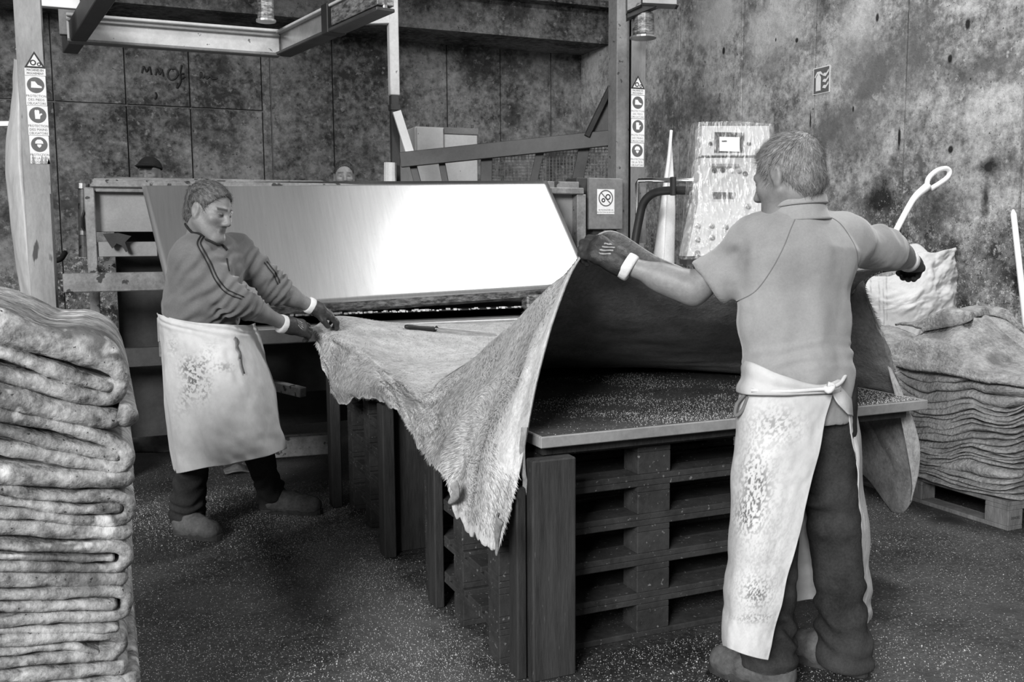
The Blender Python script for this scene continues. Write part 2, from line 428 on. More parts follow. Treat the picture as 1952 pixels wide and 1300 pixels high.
# ------------------------------------------------------------------ palette
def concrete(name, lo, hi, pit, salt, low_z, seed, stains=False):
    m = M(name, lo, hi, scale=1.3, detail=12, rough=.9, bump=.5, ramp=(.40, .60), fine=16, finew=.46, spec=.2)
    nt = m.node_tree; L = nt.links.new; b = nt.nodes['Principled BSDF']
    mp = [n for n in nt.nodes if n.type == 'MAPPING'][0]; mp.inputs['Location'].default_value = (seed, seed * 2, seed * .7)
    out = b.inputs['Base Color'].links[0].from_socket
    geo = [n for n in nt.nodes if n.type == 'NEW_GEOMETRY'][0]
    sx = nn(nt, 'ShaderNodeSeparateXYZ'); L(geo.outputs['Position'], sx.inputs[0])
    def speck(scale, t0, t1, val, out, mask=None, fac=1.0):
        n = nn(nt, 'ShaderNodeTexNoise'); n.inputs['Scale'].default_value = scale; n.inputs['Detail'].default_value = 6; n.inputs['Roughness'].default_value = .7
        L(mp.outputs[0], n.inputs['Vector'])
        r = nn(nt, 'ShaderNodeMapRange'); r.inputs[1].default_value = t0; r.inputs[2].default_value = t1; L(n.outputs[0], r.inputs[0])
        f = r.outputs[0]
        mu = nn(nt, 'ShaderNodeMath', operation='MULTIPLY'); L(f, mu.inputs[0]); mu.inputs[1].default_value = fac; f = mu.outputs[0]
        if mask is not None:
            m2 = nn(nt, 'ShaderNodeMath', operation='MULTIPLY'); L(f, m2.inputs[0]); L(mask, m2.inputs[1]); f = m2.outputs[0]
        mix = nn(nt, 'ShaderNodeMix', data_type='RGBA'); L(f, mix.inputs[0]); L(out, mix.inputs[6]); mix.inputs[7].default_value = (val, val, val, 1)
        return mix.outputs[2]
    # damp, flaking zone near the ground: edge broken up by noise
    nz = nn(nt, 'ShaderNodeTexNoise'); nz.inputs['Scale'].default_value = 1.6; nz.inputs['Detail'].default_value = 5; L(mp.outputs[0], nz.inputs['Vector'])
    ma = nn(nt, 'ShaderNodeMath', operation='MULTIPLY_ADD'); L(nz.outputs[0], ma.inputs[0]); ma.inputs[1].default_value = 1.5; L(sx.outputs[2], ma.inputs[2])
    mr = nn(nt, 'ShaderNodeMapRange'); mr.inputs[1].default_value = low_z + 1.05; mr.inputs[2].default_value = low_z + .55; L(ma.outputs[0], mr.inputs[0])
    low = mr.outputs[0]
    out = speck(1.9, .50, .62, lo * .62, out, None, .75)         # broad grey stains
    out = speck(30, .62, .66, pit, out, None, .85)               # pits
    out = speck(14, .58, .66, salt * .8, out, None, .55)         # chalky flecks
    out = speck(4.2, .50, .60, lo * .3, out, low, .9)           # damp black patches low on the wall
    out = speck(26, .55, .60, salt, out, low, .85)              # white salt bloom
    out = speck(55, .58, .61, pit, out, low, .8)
    if stains:
        def blotch(x, y, ry, rz, val, out, fac=1.0, rough_=1.0):
            c = PX(x, y, 5.6); q = nn(nt, 'ShaderNodeVectorMath', operation='SUBTRACT'); L(geo.outputs['Position'], q.inputs[0]); q.inputs[1].default_value = c
            sc = nn(nt, 'ShaderNodeVectorMath', operation='MULTIPLY'); L(q.outputs[0], sc.inputs[0]); sc.inputs[1].default_value = (0, 1 / ry, 1 / rz)
            ln = nn(nt, 'ShaderNodeVectorMath', operation='LENGTH'); L(sc.outputs[0], ln.inputs[0])
            n = nn(nt, 'ShaderNodeTexNoise'); n.inputs['Scale'].default_value = 2.6; n.inputs['Detail'].default_value = 9; n.inputs['Roughness'].default_value = .7; L(mp.outputs[0], n.inputs['Vector'])
            ad = nn(nt, 'ShaderNodeMath', operation='MULTIPLY_ADD'); L(n.outputs[0], ad.inputs[0]); ad.inputs[1].default_value = 2.6 * rough_; L(ln.outputs['Value'], ad.inputs[2])
            r = nn(nt, 'ShaderNodeMapRange'); r.inputs[1].default_value = 2.25; r.inputs[2].default_value = 1.55; r.inputs[4].default_value = fac; L(ad.outputs[0], r.inputs[0])
            mix = nn(nt, 'ShaderNodeMix', data_type='RGBA'); L(r.outputs[0], mix.inputs[0]); L(out, mix.inputs[6]); mix.inputs[7].default_value = (val, val, val, 1)
            return mix.outputs[2]
        for st in ((1370, 30, .6, .35, .70, .6), (1470, 60, .5, .4, .66, .5), (1640, 40, .3, .5, .62, .5),
                   (1480, 300, .5, .25, .12, .7), (1600, 250, .7, .30, .13, .75), (1330, 200, .4, .3, .13, .6), (1720, 120, .5, .5, .14, .6), (1640, 130, .35, .3, .14, .6), (1480, 120, .3, .3, .15, .5),
                   (1680, 375, .26, .22, .015, .95), (1885, 320, .14, .10, .012, .95), (1880, 380, .05, .22, .012, .9), (1770, 420, .5, .3, .03, .7), (1850, 500, .6, .35, .03, .75)):
            out = blotch(*st[:5], out, st[5])
        for x, y, r1, r2 in ((1381, 97, .030, .045), (1520, 77, .025, .025), (1480, 76, .012, .02), (1846, 46, .030, .05), (1813, 285, .030, .035), (1674, 34, .022, .04), (1812, 112, .025, .035), (1628, 208, .012, .03), (1716, 262, .018, .09), (1546, 230, .012, .10)):
            out = blotch(x, y, r1 * .55, r2 * .6, .008, out, .95, .45)
        out = speck(60, .60, .635, .70, out, low, .8)
        out = speck(90, .62, .64, .015, out, None, .7)
    L(out, b.inputs['Base Color'])
    return m
MAT = dict(
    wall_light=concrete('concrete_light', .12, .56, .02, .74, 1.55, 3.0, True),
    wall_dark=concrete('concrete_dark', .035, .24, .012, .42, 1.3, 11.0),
    joint=M('wall_core_concrete', .10, .18, 4, rough=1),
    floor=M('wet_concrete_floor', .010, .09, scale=1.5, detail=10, rough=.42, bump=.5, ramp=(.40, .66), fine=38, finew=.40, spots=[(110, .63, .42, .04), (3.0, .60, .03, .12)], spec=.5),
    ceiling=M('dark_ceiling', .06, .12, 2.5, rough=.95),
    beam_dark=M('dark_painted_steel', .03, .055, 8, rough=.5, bump=.05),
    steel_grey=M('grey_painted_steel', .13, .22, 5, rough=.5, bump=.06, spots=[(18, .68, .06)]),
    steel_light=M('pale_painted_steel', .42, .58, 5, rough=.45, bump=.05, spots=[(20, .70, .15)]),
    galv=M('galvanised_rail', .32, .5, 6, rough=.35, metal=.7, bump=.05),
    frame=M('dirty_machine_frame', .14, .34, 9, rough=.5, bump=.15, metal=.3, fine=60, spots=[(14, .62, .05)]),
    panel=M('machine_panel', .22, .33, 3, rough=.5, bump=.04, fine=90),
    black=M('machine_black', .022, .045, 8, rough=.7, bump=.1),
    lip=M('scraped_lip', .07, .42, 14, rough=.45, metal=.5, bump=.3, stretch=(1, 1, 3), ramp=(.42, .62)),
    tray=M('worn_tray', .28, .42, 12, rough=.45, metal=.4, bump=.1),
    sheetmetal=M('brushed_sheet_metal', .62, .72, 5, rough=.31, metal=1.0, bump=.03, stretch=(14, 1, .6), fine=60, spots=[(22, .74, .25, .02)]),
    wood_black=M('wet_black_wood', .014, .042, 5, rough=.6, bump=.35, stretch=(4, 4, .5), fine=30, spec=.2),
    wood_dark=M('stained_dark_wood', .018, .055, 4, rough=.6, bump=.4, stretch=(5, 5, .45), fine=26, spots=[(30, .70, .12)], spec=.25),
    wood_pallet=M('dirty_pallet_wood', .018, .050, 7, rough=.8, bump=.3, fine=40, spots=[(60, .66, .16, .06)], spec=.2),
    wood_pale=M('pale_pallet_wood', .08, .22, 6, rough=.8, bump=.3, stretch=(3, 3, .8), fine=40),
    tabletop=M('grey_table_board', .03, .085, 3.5, rough=.38, bump=.12, fine=50, finew=.4, spots=[(90, .64, .42, .06)]),
    tabletop_edge=M('table_edge', .2, .3, 5, rough=.5, bump=.05),
    rubber=M('black_rubber', .012, .02, 10, rough=.55, bump=.05),
    plastic_white=M('white_plastic', .74, .84, 5, rough=.4, bump=.03),
    cloth_white=M('old_white_cloth', .48, .70, 5, rough=.95, bump=.2, fine=90),
    box_white=M('white_cabinet', .44, .58, 4, rough=.6, bump=.04, spots=[(16, .70, .1)]),
    sign_white=M('sign_white', .68, .78, 20, rough=.5, bump=0),
    sign_black=M('sign_black', .02, .03, 20, rough=.6, bump=0),
    sign_blue=M('sign_disc', .09, .12, 20, rough=.5, bump=0),
    hide_flesh=M('salted_hide', .08, .42, 7, detail=8, rough=.6, bump=.6, ramp=(.40, .60), fine=34, finew=.45, spots=[(5.5, .56, .11, .10), (11, .60, .56, .08), (75, .69, .03, .03)], spec=.35, bscale=30),
    hide_stack=M('stacked_hide', .12, .38, 9, detail=8, rough=.75, bump=.6, ramp=(.36, .62), fine=60, finew=.45, spots=[(4, .58, .12, .12)], spec=.3, bscale=70),
    crumbs=M('salt_crumbs', .5, .7, 30, rough=.8, bump=0),
)

# ------------------------------------------------------------------ the room
WX, DY, CEIL = 5.6, 10.8, 4.35
def struct(name, mb, mat, parent=None):
    o = mb.build(name, mat, parent)
    if parent is None: tag(o, kind='structure')
    return o
fl = MB(); nx = 1
fl.box((-9, -6, -.2), (WX + .3, DY + .3, 0))
floor = struct('floor', fl, MAT['floor']); tag(floor, 'dark wet concrete floor strewn with salt grains', 'floor')
# dust trodden out along the side of the worktable
_nt = MAT['floor'].node_tree; _b = _nt.nodes['Principled BSDF']; _o = _b.inputs['Base Color'].links[0].from_socket
_g = nn(_nt, 'ShaderNodeNewGeometry'); _s = nn(_nt, 'ShaderNodeVectorMath', operation='SUBTRACT'); _s.inputs[1].default_value = (.92, 3.6, 0); _nt.links.new(_g.outputs['Position'], _s.inputs[0])
_k = nn(_nt, 'ShaderNodeVectorMath', operation='MULTIPLY'); _k.inputs[1].default_value = (1 / .22, 1 / 1.9, 0); _nt.links.new(_s.outputs[0], _k.inputs[0])
_l = nn(_nt, 'ShaderNodeVectorMath', operation='LENGTH'); _nt.links.new(_k.outputs[0], _l.inputs[0])
_n = nn(_nt, 'ShaderNodeTexNoise'); _n.inputs['Scale'].default_value = 5; _n.inputs['Detail'].default_value = 9; _n.inputs['Roughness'].default_value = .75; _nt.links.new(_g.outputs['Position'], _n.inputs['Vector'])
_a = nn(_nt, 'ShaderNodeMath', operation='MULTIPLY_ADD'); _a.inputs[1].default_value = 3.2; _nt.links.new(_n.outputs[0], _a.inputs[0]); _nt.links.new(_l.outputs['Value'], _a.inputs[2])
_r = nn(_nt, 'ShaderNodeMapRange'); _r.inputs[1].default_value = 2.9; _r.inputs[2].default_value = 1.9; _r.inputs[4].default_value = .8; _nt.links.new(_a.outputs[0], _r.inputs[0])
_m = nn(_nt, 'ShaderNodeMix', data_type='RGBA'); _nt.links.new(_r.outputs[0], _m.inputs[0]); _nt.links.new(_o, _m.inputs[6]); _m.inputs[7].default_value = (.17, .17, .17, 1); _nt.links.new(_m.outputs[2], _b.inputs['Base Color'])
# back wall: a dark ground with concrete panels standing proud of recessed joints
wb = MB().box((-9, DY + .02, 0), (WX + .3, DY + .3, 6))
wall_back = struct('wall_back', wb, MAT['joint']); tag(wall_back, 'dark stained concrete panel wall behind the machine', 'wall')
tb = [math.tan(math.radians(23.2) + math.atan((x - CX) / 1810.0)) * DY for x in (255, 375, 510, 527, 643, 750, 857, 957, 1052)]
pw = tb[-1] - tb[-2]
edges = [tb[0] - pw * k for k in range(14, 0, -1)] + tb + [WX + .02]
rw = random.Random(3)
for a, b in zip(edges[:-1], edges[1:]):
    zs = [0, float(PY(380, 206, DY)[2]), 6.0] if a < tb[3] - .01 else [0, 6.0]
    if b - a < .12: zs = [0, 6.0]
    for z0, z1 in zip(zs[:-1], zs[1:]):
        j = .008; out = rw.uniform(0, .012) + (.0 if b - a > .12 else -.012)
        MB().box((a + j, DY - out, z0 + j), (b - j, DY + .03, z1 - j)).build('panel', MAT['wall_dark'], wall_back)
# right wall
wr = MB().box((WX + .02, -6, 0), (WX + .3, DY + .3, 6))
wall_right = struct('wall_right', wr, MAT['joint']); tag(wall_right, 'light mottled concrete panel wall beside the hide stack', 'wall')
ys = [WX / math.tan(math.radians(23.2) + math.atan((x - CX) / 1810.0)) for x in (1294.6, 1412, 1548, 1718)]
pw = (ys[0] - ys[-1]) / 3
yy = sorted([ys[-1] - pw * k for k in range(10, 0, -1)] + ys + [ys[0] + pw * k for k in range(1, 8)])
yy = [y for y in yy if y < DY - .1] + [DY]
for a, b in zip(yy[:-1], yy[1:]):
    out = rw.uniform(0, .010); j = .011
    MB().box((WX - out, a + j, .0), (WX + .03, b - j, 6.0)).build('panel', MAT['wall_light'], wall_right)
# ceiling slab over the back of the hall and the lintel at its front edge
ce = MB().box((-9, 6.9, CEIL), (3.9, DY + .3, CEIL + .2))
ceiling = struct('ceiling', ce, MAT['ceiling']); tag(ceiling, 'low dark ceiling over the back of the hall', 'ceiling')
li = MB().box((-9, DY - .75, 3.72), (WX - .02, DY - .03, 4.1)).box((-9, DY - .9, 4.1), (WX - .02, DY - .03, 4.17))
struct('trim_1', li, MAT['wall_dark']); tag(bpy.data.objects['trim_1'], 'dark concrete lintel along the top of the back wall', 'lintel')
# scrawled marks on the back wall
def scrawl(strokes, Y, r=.008):
    mb = MB()
    for s in strokes: mb.tube([PY(x, y, Y) for x, y in (cr1(np.array(s, float), max(4, 4 * len(s))))], r, 5)
    return mb
wm = [[(270, 139), (273, 126)], [(273, 126), (279, 137)], [(279, 137), (285, 127)], [(285, 127), (288, 142)],
      [(296, 143), (299, 131)], [(299, 131), (304, 142)], [(304, 142), (308, 132)], [(308, 132), (311, 145)],
      [(333, 131), (323, 132), (319, 143), (326, 152), (336, 147), (338, 136), (333, 130)],
      [(346, 124), (343, 140), (344, 155), (337, 168), (338, 158)], [(338, 143), (350, 140)], [(346, 150), (352, 146)],
      [(381, 149), (383, 137), (386, 148), (391, 144), (394, 150), (400, 145), (405, 150), (414, 149)], [(296, 176), (298, 182), (295, 189)]]
o = scrawl(wm, DY - .021, .009).build('scrawl', MAT['sign_black'], wall_back); o['label'] = 'black handwritten letters MMO on the wall'
# ------------------------------------------------------------------ pallets: boards and blocks
def make_pallet(lx, ly, mat, label, group):
    """lx x ly, top boards run along x; local coordinates with z = 0 at the floor"""
    t = thing('pallet', (0, 0, 0), label, 'pallet', group)
    def bd(name, lo, hi):
        V = MB().box(lo, hi, .003)
        o = V.build(name, mat, t, local=True); return o
    def many(name, size, spots):
        first = None
        for c in spots:
            if first is None:
                first = MB().box((-size[0] / 2, -size[1] / 2, 0), (size[0] / 2, size[1] / 2, size[2]), .003).build(name, mat, t, local=True); o = first
            else:
                o = first.copy(); COL.objects.link(o); o.parent = t
            o.location = c
    many('top_board', (lx, .135, .022), [(0, y, .122) for y in np.linspace(-ly / 2 + .068, ly / 2 - .068, 5)])
    many('stringer', (.135, ly, .022), [(x, 0, .100) for x in (-lx / 2 + .068, 0, lx / 2 - .068)])
    many('block', (.135, .1, .078), [(x, y, .022) for x in (-lx / 2 + .068, 0, lx / 2 - .068) for y in (-ly / 2 + .05, 0, ly / 2 - .05)])
    many('bottom_board', (lx, .1, .022), [(0, y, 0) for y in (-ly / 2 + .05, 0, ly / 2 - .05)])
    return t
ORD = ['lowest', 'second', 'third', 'fourth', 'topmost']
# table: two piles of five pallets carry one board
TX0, TX1, TY0, TY1, TZ = 1.26, 2.93, 2.71, 5.02, .79
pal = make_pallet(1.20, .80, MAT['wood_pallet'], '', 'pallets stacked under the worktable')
for pile, yc in (('near', 3.22), ('far', 4.55)):
    for k in range(5):
        t = pal if (pile == 'near' and k == 0) else copy_tree(pal)
        t.location = (1.155 + .60, yc, .144 * k)
        where = 'beside the long apron' if pile == 'near' else 'nearest the machine'
        tag(t, f'dirty dark pallet, {ORD[k]} of five in the pile {where}', 'pallet', 'pallets stacked under the worktable')
top = thing('worktable_top', ((TX0 + TX1) / 2, (TY0 + TY1) / 2, .725), 'dark grey board worktable top with a light metal edge, resting on pallets', 'worktable')
G = MB().box((TX0 + .012, TY0 + .012, TZ - .03), (TX1 - .012, TY1 - .012, TZ), .004).build('board', MAT['tabletop'], top)
e = MB()
for lo, hi in (((TX0, TY0, TZ - .036), (TX1, TY0 + .013, TZ + .002)), ((TX0, TY1 - .013, TZ - .036), (TX1, TY1, TZ + .002)),
               ((TX0, TY0 + .012, TZ - .036), (TX0 + .013, TY1 - .012, TZ + .002)), ((TX1 - .013, TY0 + .012, TZ - .036), (TX1, TY1 - .012, TZ + .002))):
    e = MB().box(lo, hi, .003).build('edge_strip', MAT['tabletop_edge'], top)
MB().box((TX0 + .03, TY0 + .05, TZ - .07), (TX1 - .06, TY1 - .05, TZ - .032)).build('under_frame', MAT['wood_black'], top)
# upright boards nailed to the pallet piles
def plank(lo, hi, mat, label):
    o = MB().box(lo, hi, .005).build('upright_plank', mat); return tag(o, label, 'plank', 'planks nailed upright to the pallet piles')
plank((1.205, 2.655, 0), (1.36, 2.712, .73), MAT['wood_dark'], 'wide dark grained plank at the near corner below the metal table edge')
plank((1.165, 2.69, 0), (1.20, 2.76, .64), MAT['wood_black'], 'narrow black plank upright just left of the wide grained corner plank')
plank((1.115, 3.37, 0), (1.153, 3.47, .60), MAT['wood_black'], 'black plank upright behind the hanging tip of the hide')
plank((1.095, 4.02, 0), (1.15, 4.115, .70), MAT['wood_black'], 'black plank upright on the edge of the closed dark side panel')
plank((1.06, 4.93, 0), (1.115, 5.02, .79), MAT['wood_black'], 'black upright plank nearest the boots of the man in the sweatshirt')
o = MB().box((1.152, 4.09, 0), (1.9, 4.12, .72), .004).build('side_panel', MAT['wood_black']); tag(o, 'broad flat black board closing the end of the far pallet pile', 'board')

# ------------------------------------------------------------------ hides folded in the left pile
HY = 2.55
def fold_ribbon(path, th, L, n=None, seed=0, wob=.004):
    """a folded hide seen end-on: thick strip along path (world XZ at Y = HY), reaching back L metres"""
    pts = np.array([PY(x, y, HY) for x, y in path]); n = n or 7 * len(path)
    c = cr1(pts, n)[:, [0, 2]]
    d = np.gradient(c, axis=0); d /= np.linalg.norm(d, axis=1)[:, None]; nr = np.stack([-d[:, 1], d[:, 0]], -1)
    s = np.concatenate([[0], np.cumsum(np.linalg.norm(np.diff(c, axis=0), axis=1))])
    thv = np.interp(np.linspace(0, 1, n), np.linspace(0, 1, len(th)), th) if np.ndim(th) else np.full(n, th); th = float(np.min(thv))
    h = thv / 2 * (1 + .13 * vnoise(np.stack([s * 9, s * 0, s * 0 + seed], -1), seed))
    # rounded free end
    ph = np.array([.25, .5, .72, .88, .97, 1.0]) * math.pi / 2
    c = np.concatenate([c, c[-1] + d[-1] * (h[-1] * np.sin(ph))[:, None]]); nr = np.concatenate([nr, np.repeat(nr[-1:], 6, 0)])
    h = np.concatenate([h, h[-1] * np.maximum(np.cos(ph), .06)]); thv = np.concatenate([thv, thv[-1] * np.maximum(np.cos(ph), .3)]); n = len(c)
    prof = [(1, L), (1, .35 * L), (1, 1.1), (.92, .62), (.7, .27), (.38, .07), (0, 0), (-.38, .07), (-.7, .27), (-.92, .62), (-1, 1.1), (-1, .35 * L), (-1, L)]
    V = []
    for i in range(n):
        fade = min(1.0, .25 + 3.0 * min(i, n - 1 - i) / max(8, n) * 2) if True else 1
        for a, b in prof:
            dep = b if b in (L, .35 * L) else b * thv[i] / 2 + (th - min(thv[i], th)) * .5
            x = c[i] + nr[i] * a * h[i]
            V.append((x[0], HY + dep, x[1]))
    V = np.array(V); m = len(prof)
    V[:, 1] += .012 * vnoise(np.stack([V[:, 0] * 4, V[:, 2] * 9, V[:, 0] * 0], -1), seed + 3)
    I = np.arange(n * m).reshape(n, m)
    q = np.stack([I[:-1, :-1], I[1:, :-1], I[1:, 1:], I[:-1, 1:]], -1).reshape(-1, 4)
    Nn = vnormals(V, q); V = V + Nn * (wob * fbm(V * 22, seed, 3))[:, None]
    back = [[int(I[i, -1]), int(I[i, 0]), int(I[i + 1, 0]), int(I[i + 1, -1])] for i in range(n - 1)]
    return V, [list(map(int, f)) for f in q] + back + [list(map(int, I[0, ::-1])), list(map(int, I[-1]))]
pxm = 2.42 / 1800
nth = ['topmost', 'second', 'third', 'fourth', 'fifth', 'sixth', 'seventh', 'eighth', 'ninth', 'tenth', 'eleventh', 'twelfth', 'thirteenth', 'fourteenth',
       'fifteenth', 'sixteenth', 'seventeenth', 'eighteenth', 'nineteenth', 'twentieth', 'twenty-first', 'twenty-second', 'twenty-third', 'twenty-fourth', 'twenty-fifth', 'twenty-sixth', 'twenty-seventh', 'twenty-eighth']
left = [
    ('draped over the pile with a bulging fold', [((-330, 560), (-150, 590), (0, 628), (75, 652), (150, 664), (196, 680), (224, 708), (231, 740), (214, 763), (165, 758), (90, 737), (0, 714), (-150, 680), (-330, 640)), (60, 60, 60, 56, 64, 56, 36, 26, 24, 27, 29, 29, 29, 29), ((-330, 600), (-150, 640), (0, 674), (90, 704), (160, 727), (206, 738)), 26]),
    ('with a pale lump at its end', [((-330, 690), (-150, 725), (0, 756), (100, 782), (170, 797), (212, 800)), 40, ((222, 792), (232, 794), (238, 796)), 48]),
    ('hairpin folded, sloping', [((-330, 730), (-150, 760), (0, 792), (100, 812), (185, 835), (232, 858), (243, 880), (226, 893), (150, 881), (70, 867), (0, 858), (-150, 835), (-330, 800)), 25, ((-330, 765), (-150, 795), (0, 822), (60, 838), (140, 857), (218, 870)), 23]),
    ('straight and blunt ended', [((-330, 880), (-150, 895), (0, 908), (120, 913), (237, 916)), 37, None, 0]),
    ('open hairpin fold', [((-330, 905), (-150, 915), (0, 934), (60, 946), (140, 951), (215, 950), (243, 960), (246, 978), (232, 993), (205, 997), (130, 992), (60, 984), (0, 981), (-150, 970), (-330, 950)), 20, ((-330, 930), (-150, 942), (0, 958), (60, 966), (150, 974), (222, 970)), 17]),
    ('thick and blunt ended', [((-330, 985), (-150, 1000), (0, 1009), (120, 1015), (235, 1018)), 32, None, 0]),
    ('tight hairpin fold', [((-330, 1030), (-150, 1035), (0, 1041), (120, 1046), (212, 1044), (238, 1052), (241, 1068), (228, 1082), (200, 1086), (100, 1081), (0, 1079), (-150, 1075), (-330, 1070)), 19, ((-330, 1055), (-150, 1058), (0, 1061), (100, 1064), (212, 1066)), 13]),
    ('dark and blunt ended', [((-330, 1100), (-150, 1105), (0, 1107), (120, 1109), (227, 1107)), 30, None, 0]),
    ('crackled hairpin fold', [((-330, 1150), (-150, 1145), (0, 1138), (100, 1134), (200, 1130), (236, 1138), (241, 1156), (226, 1174), (150, 1180), (60, 1183), (0, 1190), (-150, 1197), (-330, 1205)), 20, ((-330, 1180), (-150, 1170), (0, 1161), (120, 1156), (214, 1156)), 17]),
    ('thin and blunt ended', [((-330, 1225), (-150, 1215), (0, 1206), (120, 1203), (219, 1199)), 16, None, 0]),
    ('hairpin with torn inner flap', [((-330, 1245), (-150, 1232), (0, 1224), (100, 1218), (185, 1212), (224, 1217), (233, 1232), (216, 1249), (190, 1252), (120, 1256), (0, 1268), (-150, 1280), (-330, 1295)), 22, ((-330, 1270), (-150, 1255), (0, 1246), (80, 1238), (140, 1234), (185, 1246)), 14]),
    ('coarse and blunt ended', [((-330, 1315), (-150, 1302), (0, 1292), (120, 1286), (229, 1278)), 24, None, 0]),
    ('flat and blunt ended', [((-330, 1335), (-150, 1325), (0, 1318), (120, 1314), (227, 1308)), 26, None, 0]),
]
for i, (d, (path, th, inner, ith)) in enumerate(left):
    V, Fc = fold_ribbon(path, np.array(th) * pxm * 1.06 if np.ndim(th) else th * pxm * 1.06, .78, seed=i)
    o = mk('folded_hide', V, Fc, MAT['hide_flesh'], None, True)
    tag(o, f'folded raw hide, {nth[i]} from top of near pile, {d}' if i else f'pale topmost raw hide of the near pile, {d}', 'hide', 'raw hides in the near pile')
    if inner:
        V, Fc = fold_ribbon(inner, ith * pxm * 1.06, .72, seed=i + 40)
        mk('inner_fold' if i != 1 else 'end_lump', V, Fc, MAT['hide_flesh'], o, True)
z = PY(0, 1331, HY)[2]; i = len(left); yb = 1331
while z > .145 + .03:
    t = min(.04, z - .146) if z - .146 > .03 else z - .146
    px0, px1 = PY(-330, 1300, HY)[0], PY(238 - 4 * (i % 3), 1300, HY)[0]
    pth = [(-330, 0), (-150, 0), (0, 0), (120, 0), (222 - 5 * (i % 3), 0)]
    keep = PY
    zc = z - t / 2
    pts = [(x, CY) for x, _ in pth]
    # the hides below the picture edge: level slabs down to the pallet
    def lv(x, y, Y, zc=zc):
        p = keep(x, y, Y); p[2] = zc; return p
    PY = lv
    V, Fc = fold_ribbon(pts, t * 1.0, .78, seed=i)
    PY = keep
    o = mk('folded_hide', V, Fc, MAT['hide_flesh'], None, True)
    tag(o, f'pale folded raw hide, {nth[i]} from the top of the near pile, level', 'hide', 'raw hides in the near pile')
    z -= t; i += 1
pl = copy_tree(pal); pl.location = (PY(0, 1300, HY)[0] - .50, HY + .40, 0)
tag(pl, 'pallet under the near pile of pale folded hides', 'pallet', 'pallets under the hide piles')

# ------------------------------------------------------------------ hides in the right pile
SX0, SX1, SY0, SY1 = 3.93, 4.78, 3.14, 4.68
def stack_layers(nl, z0, z1):
    per = []; nP = 110
    cx, cy = (SX0 + SX1) / 2, (SY0 + SY1) / 2; hx, hy = (SX1 - SX0) / 2, (SY1 - SY0) / 2
    for k in range(nP):
        a = 2 * math.pi * k / nP; c, s = math.cos(a), math.sin(a)
        r = (abs(c) ** 9 + abs(s) ** 9) ** (-1 / 9); per.append((c * r, s * r))
    per = np.array(per)
    rings = np.array([0, .4, .72, .88, .94, .97, .99, 1.0]); rt = np.array([1, 1, 1, 1, .93, .72, .42, 0.])
    base = np.zeros((nP, len(rings)))
    tot = z1 - z0; out = []
    XYn = np.stack([per[:, None, 0] * rings * hx, per[:, None, 1] * rings * hy], -1) + (cx, cy)
    th = np.array([.6 + .8 * rng.random() for _ in range(nl)]); th *= tot / th.sum()
    zb = np.full(XYn.shape[:2], z0)
    for i in range(nl):
        q = np.concatenate([XYn * np.array([3.2, 2.6]), np.full(XYn.shape[:2] + (1,), i * .55)], -1)
        t = th[i] * np.clip(1 + .8 * fbm(q, 5, 3), .3, 2.2)
        ang = np.stack([per[:, 0] * 4, per[:, 1] * 4, np.full(nP, i * 1.9)], -1)
        grow = 1 + (.040 * fbm(ang, 9, 3) + .022 * (rng.random() - .5))[:, None] * np.ones(len(rings)) * (rings[None, :] > .3)
        XY = (XYn - (cx, cy)) * grow[..., None] + (cx, cy)
        mid = zb + t / 2
        wv = .009 * fbm(np.concatenate([XY * 9, np.full(XY.shape[:2] + (1,), i * 3.)], -1), 21, 2)
        up = mid + rt * t * .53 + wv; dn = mid - rt * t * .53 + wv
        out.append((XY, up, dn)); zb = zb + t
    sc = (z1 - z0) / np.mean(zb - z0)
    return out, zb
lays, ztop = stack_layers(21, .147, .80)
nP = 110; nR = 8
for i, (XY, up, dn) in enumerate(lays):
    T = np.concatenate([XY, up[..., None]], -1); B = np.concatenate([XY, dn[..., None]], -1)[:, ::-1][:, 1:]
    A = np.concatenate([T, B], 1); m = A.shape[1]
    V = A.reshape(-1, 3); I = np.arange(nP * m).reshape(nP, m); J = np.roll(I, -1, 0)
    q = np.stack([I[:, :-1], J[:, :-1], J[:, 1:], I[:, 1:]], -1).reshape(-1, 4)
    o = mk('stacked_hide', V, q, MAT['hide_stack'], None, True)
    k = len(lays) - 1 - i
    tag(o, f'grey flat hide, {nth[k + 1]} from the top of the pile beside the light wall', 'hide', 'hides in the pile beside the wall')
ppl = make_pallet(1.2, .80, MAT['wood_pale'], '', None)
ppl.rotation_euler = (0, 0, math.pi / 2); ppl.location = (SX0 + .44, SY0 + .62, 0)
tag(ppl, 'pale pallet carrying the grey hide pile beside the light wall', 'pallet')
# ------------------------------------------------------------------ splitting machine
def rectY(mb, x0, y0, x1, y1, Y, dy, bev=.003):
    """box whose face at depth Y fills a pixel rectangle"""
    xm, ym = (x0 + x1) / 2, (y0 + y1) / 2
    mb.box((PY(x0, ym, Y)[0], Y, PY(xm, y1, Y)[2]), (PY(x1, ym, Y)[0], Y + dy, PY(xm, y0, Y)[2]), bev); return mb
def flat(v, axis, val):
    v = np.array(v, float); v[axis] = val; return v
mach = thing('splitting_machine', (1.5, 6.6, 0), 'long grey hide splitting machine with a slanted bright metal hood behind the worktable', 'machine')
MY = 6.0; MX0, MX1 = -.06, 3.12; MT = 1.79
# dark body
MB().box((MX0 + .12, MY + .25, .22), (MX1 - .1, MY + .52, 1.66)).build('body', MAT['black'], mach)
MB().box((MX0 + .02, MY + .02, 0), (MX0 + .1, MY + .52, .22)).box((MX1 - .1, MY + .02, 0), (MX1 - .02, MY + .52, .22)).build('foot', MAT['black'], mach)
